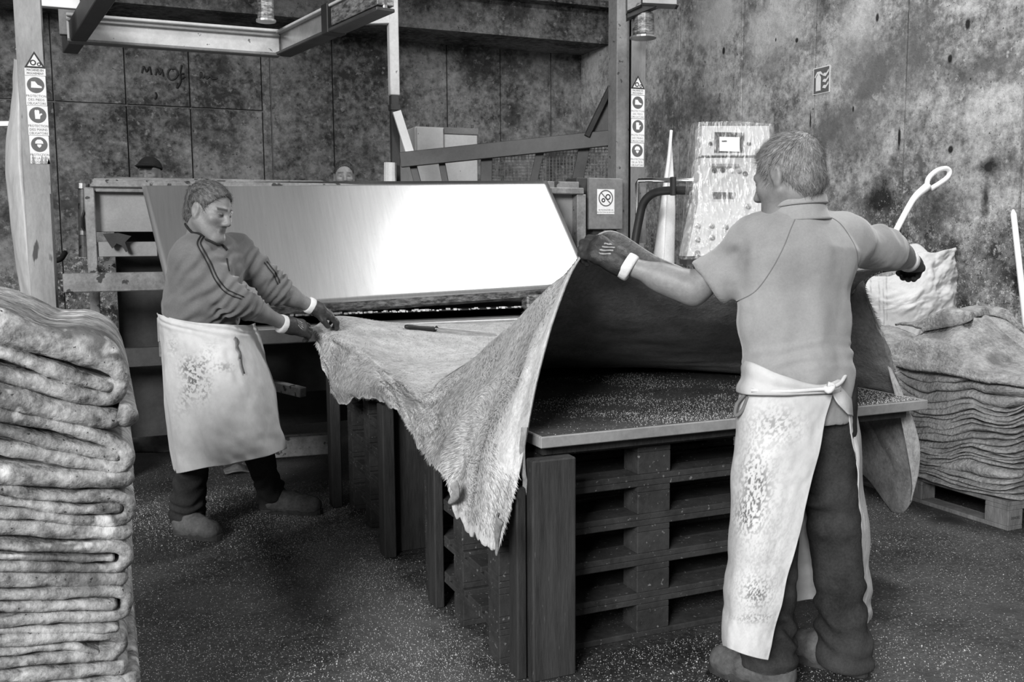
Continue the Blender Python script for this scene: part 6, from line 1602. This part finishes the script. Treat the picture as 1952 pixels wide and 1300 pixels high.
for x, y in fe:
    for dy in range(2, 60, 3):
        h_ = cast(tbv, x, y + dy, 0)
        if h_ is not None and h_[2] > .7: lip.append(h_ + dz * .022); break
if len(lip) > 4:
    lip = cr1(np.array(lip), 50); bk = unit(np.array([.3, 1.0, 0])); rows = []
    for s_ in (0, .06, .15, .4, .7, 1.0):
        pt = lip + bk * (.28 * s_ + .02); zt2 = ztop_at(pt) + .03
        pt[:, 2] = np.maximum(lip[:, 2] + .012 * math.sin(s_ * 3.1), np.where(zt2 > .5, zt2, 0) + .012); rows.append(pt)
    rows.insert(0, lip - dz * .014 + bk * .01)
    G = cr1(np.array(rows), 26); G[..., 2] += .008 * fbm(G * 12, 331, 3)
    if grid_normals(G)[12, 25, 2] < 0: G = G[:, ::-1]
    sheet('folded_back_flap', G, .012, m_top, to)
# number stencilled on the pallet block
tx = MB(); add_text(tx, '004082', (4.02, SY0 + .0185, .055), (1, 0, 0), (0, 0, 1), .021)
Vs = (np.concatenate(tx.V) - np.array(ppl.location)) @ _rz(math.pi / 2)
o = mk('stencil', Vs, tx.F, MAT['sign_black'], ppl, local=True)
# ------------------------------------------------------------------ left: wrapped roll beside the column, hook, cable
roll = np.array([[P(22, 60, 5.75), P(10, 60, 5.70), P(28, 62, 5.62), P(40, 64, 5.70)], [P(32, 110, 5.75), P(26, 112, 5.70), P(36, 114, 5.62), P(46, 114, 5.70)], [P(24, 180, 5.75), P(22, 182, 5.68), P(36, 184, 5.60), P(52, 184, 5.68)], [P(16, 290, 5.75), P(14, 292, 5.66), P(36, 294, 5.56), P(58, 294, 5.68)],
                 [P(22, 400, 5.75), P(22, 402, 5.66), P(46, 404, 5.56), P(66, 404, 5.68)], [P(30, 500, 5.75), P(32, 502, 5.66), P(54, 504, 5.56), P(72, 504, 5.68)], [P(44, 570, 5.75), P(46, 572, 5.68), P(62, 574, 5.60), P(74, 574, 5.68)], [P(58, 640, 5.75), P(58, 642, 5.70), P(66, 644, 5.64), P(76, 644, 5.70)]])
G = patch(roll[1:], 90, 40); N = grid_normals(G)
if (N[40, 20] @ ray(40, 300)) > 0: G = G[:, ::-1]; N = grid_normals(G)
G = G + N * (.010 * fbm(G * np.array([9, 9, 3]), 341, 3))[..., None]
m_plast = M('grey_plastic_sheet', .38, .56, 5, rough=.45, bump=.15, stretch=(2, 2, .6), fine=30)
o = sheet('plastic_sheet', G, .004, m_plast); tag(o, 'pale plastic sheet hung in a long fold beside the stickered column', 'plastic sheet')
o = MB().beam(flat(P(12, 100, 6.2), 2, 0), flat(P(12, 100, 6.2), 2, 4.6), .09, .09, bev=.005).build('pale_post', MAT['steel_light']); tag(o, 'pale square post behind the hanging plastic sheet', 'post')
o = MB().beam(P(-40, 237, 6.1), P(20, 236, 6.1), .04, .03).build('white_bar', MAT['plastic_white']); tag(o, 'short white bar sticking out from behind the plastic sheet', 'bar')
hk = thing('bent_hook', P(88, 490, 5.72), 'thick black bent rubber hook tied on the stickered column', 'hook')
MB().tube(cr1(np.array([P(55, 478, 5.76), P(56, 488, 5.70), P(70, 496, 5.66), P(95, 498, 5.66), P(115, 494, 5.70), P(124, 482, 5.76)]), 26), .0165, 10).build('cross_piece', MAT['rubber'], hk, True)
MB().tube(cr1(np.array([P(71, 458, 5.70), P(76, 468, 5.66), P(84, 484, 5.65), P(90, 496, 5.66)]), 14), .017, 10).build('upright_piece', MAT['rubber'], hk, True)
cbx = thing('black_cable', P(42, 95, 5.7), 'thin black cable tied round the stickered column above the triangle sticker', 'cable')
MB().tube(cr1(np.array([P(80, 62, 5.74), P(60, 70, 5.70), P(44, 78, 5.70), P(38, 92, 5.72), P(43, 100, 5.74)]), 24), .005, 6).build('upper_loop', MAT['rubber'], cbx)
MB().tube(cr1(np.array([P(42, 78, 5.71), P(62, 77, 5.69), P(80, 78, 5.71), P(83, 92, 5.74)]), 20), .005, 6).build('lower_loop', MAT['rubber'], cbx)
MB().cyl(P(33, 92, 5.7), P(42, 98, 5.7), .014, 10).build('plug', MAT['plastic_white'], cbx)
# ------------------------------------------------------------------ scraps on the floor by the machine
def floor_scrap(rows, name, label, mat, seed):
    G = patch(np.array(rows, float), 24, 36); N = grid_normals(G)
    if N[12, 18, 2] < 0: G = G[:, ::-1]; N = grid_normals(G)
    G = G + N * (.012 * fbm(G * 9, seed, 3))[..., None]; G[..., 2] = np.maximum(G[..., 2], .006)
    o = sheet(name, G, .01, mat); return tag(o, label, 'hide scrap')
m_scr = M('dark_hide_scrap', .05, .14, 8, rough=.6, bump=.4)
b0 = PZ(255, 875); 
floor_scrap([[b0 + (-.25, .0, .02), b0 + (-.05, -.05, .05), b0 + (.15, .0, .03), b0 + (.32, .02, .01)], [b0 + (-.25, .2, .10), b0 + (-.05, .2, .22), b0 + (.15, .18, .16), b0 + (.32, .2, .03)], [b0 + (-.25, .38, .12), b0 + (-.02, .36, .34), b0 + (.18, .35, .22), b0 + (.3, .36, .02)]], 'hide_scrap', 'dark crumpled hide scrap on the floor between pile and machine', m_scr, 351)
b0 = PZ(455, 905)
floor_scrap([[b0 + (-.08, 0, .01), b0 + (.0, -.01, .02), b0 + (.09, .0, .01)], [b0 + (-.08, .06, .02), b0 + (0, .05, .05), b0 + (.1, .06, .01)], [b0 + (-.07, .12, .01), b0 + (.0, .12, .02), b0 + (.08, .13, .01)]], 'hide_scrap', 'small hide scrap on the floor between the boots', m_scr, 353)
# ------------------------------------------------------------------ salt: grains on floor and table
def grains(name, P3, r, parent, label=None):
    n = len(P3); base = np.array([[1, 0, 0], [-.5, .87, 0], [-.5, -.87, 0], [0, 0, 1.2]]); a = rng.uniform(0, 6.28, n); c, s = np.cos(a), np.sin(a)
    B = np.repeat(base[None], n, 0); X = B[..., 0] * c[:, None] - B[..., 1] * s[:, None]; Y = B[..., 0] * s[:, None] + B[..., 1] * c[:, None]
    V = np.stack([X, Y, B[..., 2]], -1) * r[:, None, None] + P3[:, None]
    Fc = (np.arange(n)[:, None, None] * 4 + np.array([[0, 1, 3], [1, 2, 3], [2, 0, 3]])[None]).reshape(-1, 3)
    o = mk(name, V.reshape(-1, 3), Fc, MAT['crumbs'], parent); o['kind'] = 'stuff'
    if label: tag(o, label, 'salt')
    return o
def scatter(n, x0, x1, y0, y1, z, dens):
    p = np.stack([rng.uniform(x0, x1, n), rng.uniform(y0, y1, n), np.full(n, z)], -1); return p[rng.random(n) < dens(p)]
df_ = lambda p: np.clip(.03 + .42 * fbm(p * np.array([1.3, 1.3, 0]), 401, 3) + .9 * np.exp(-((p[:, 0] - .93) / .2) ** 2) * (.6 + .5 * vnoise(p * 5, 403)) * (p[:, 1] > 2.2) * (p[:, 1] < 5.6) + .35 * np.exp(-((p[:, 1] - 5.3) / .5) ** 2), .02, 1)
p = scatter(260000, -1.2, 3.9, 2.0, 6.4, .0, df_)
inside = (p[:, 0] > 1.28) & (p[:, 0] < 2.9) & (p[:, 1] > 2.75) & (p[:, 1] < 4.95)
p = p[~inside]
grains('salt_grains', p, rng.uniform(.0008, .0023, len(p)) * np.where(rng.random(len(p)) < .02, 1.9, 1), None, 'loose white salt grains strewn over the dark floor')
dt_ = lambda p: np.clip(.10 + .7 * fbm(p * np.array([3.0, 4.0, 0]), 411, 3) + .4 * np.exp(-((p[:, 1] - 2.9) / .25) ** 2) + .8 * np.exp(-((p[:, 0] - 2.85) / .15) ** 2) * (p[:, 1] < 3.1), .02, 1)
p = scatter(24000, TX0 + .02, TX1 - .02, TY0 + .02, 3.9, TZ + .001, dt_)
o = grains('salt_grains', p, rng.uniform(.0009, .0022, len(p)), None, 'white salt grains sprinkled on the worktable top')
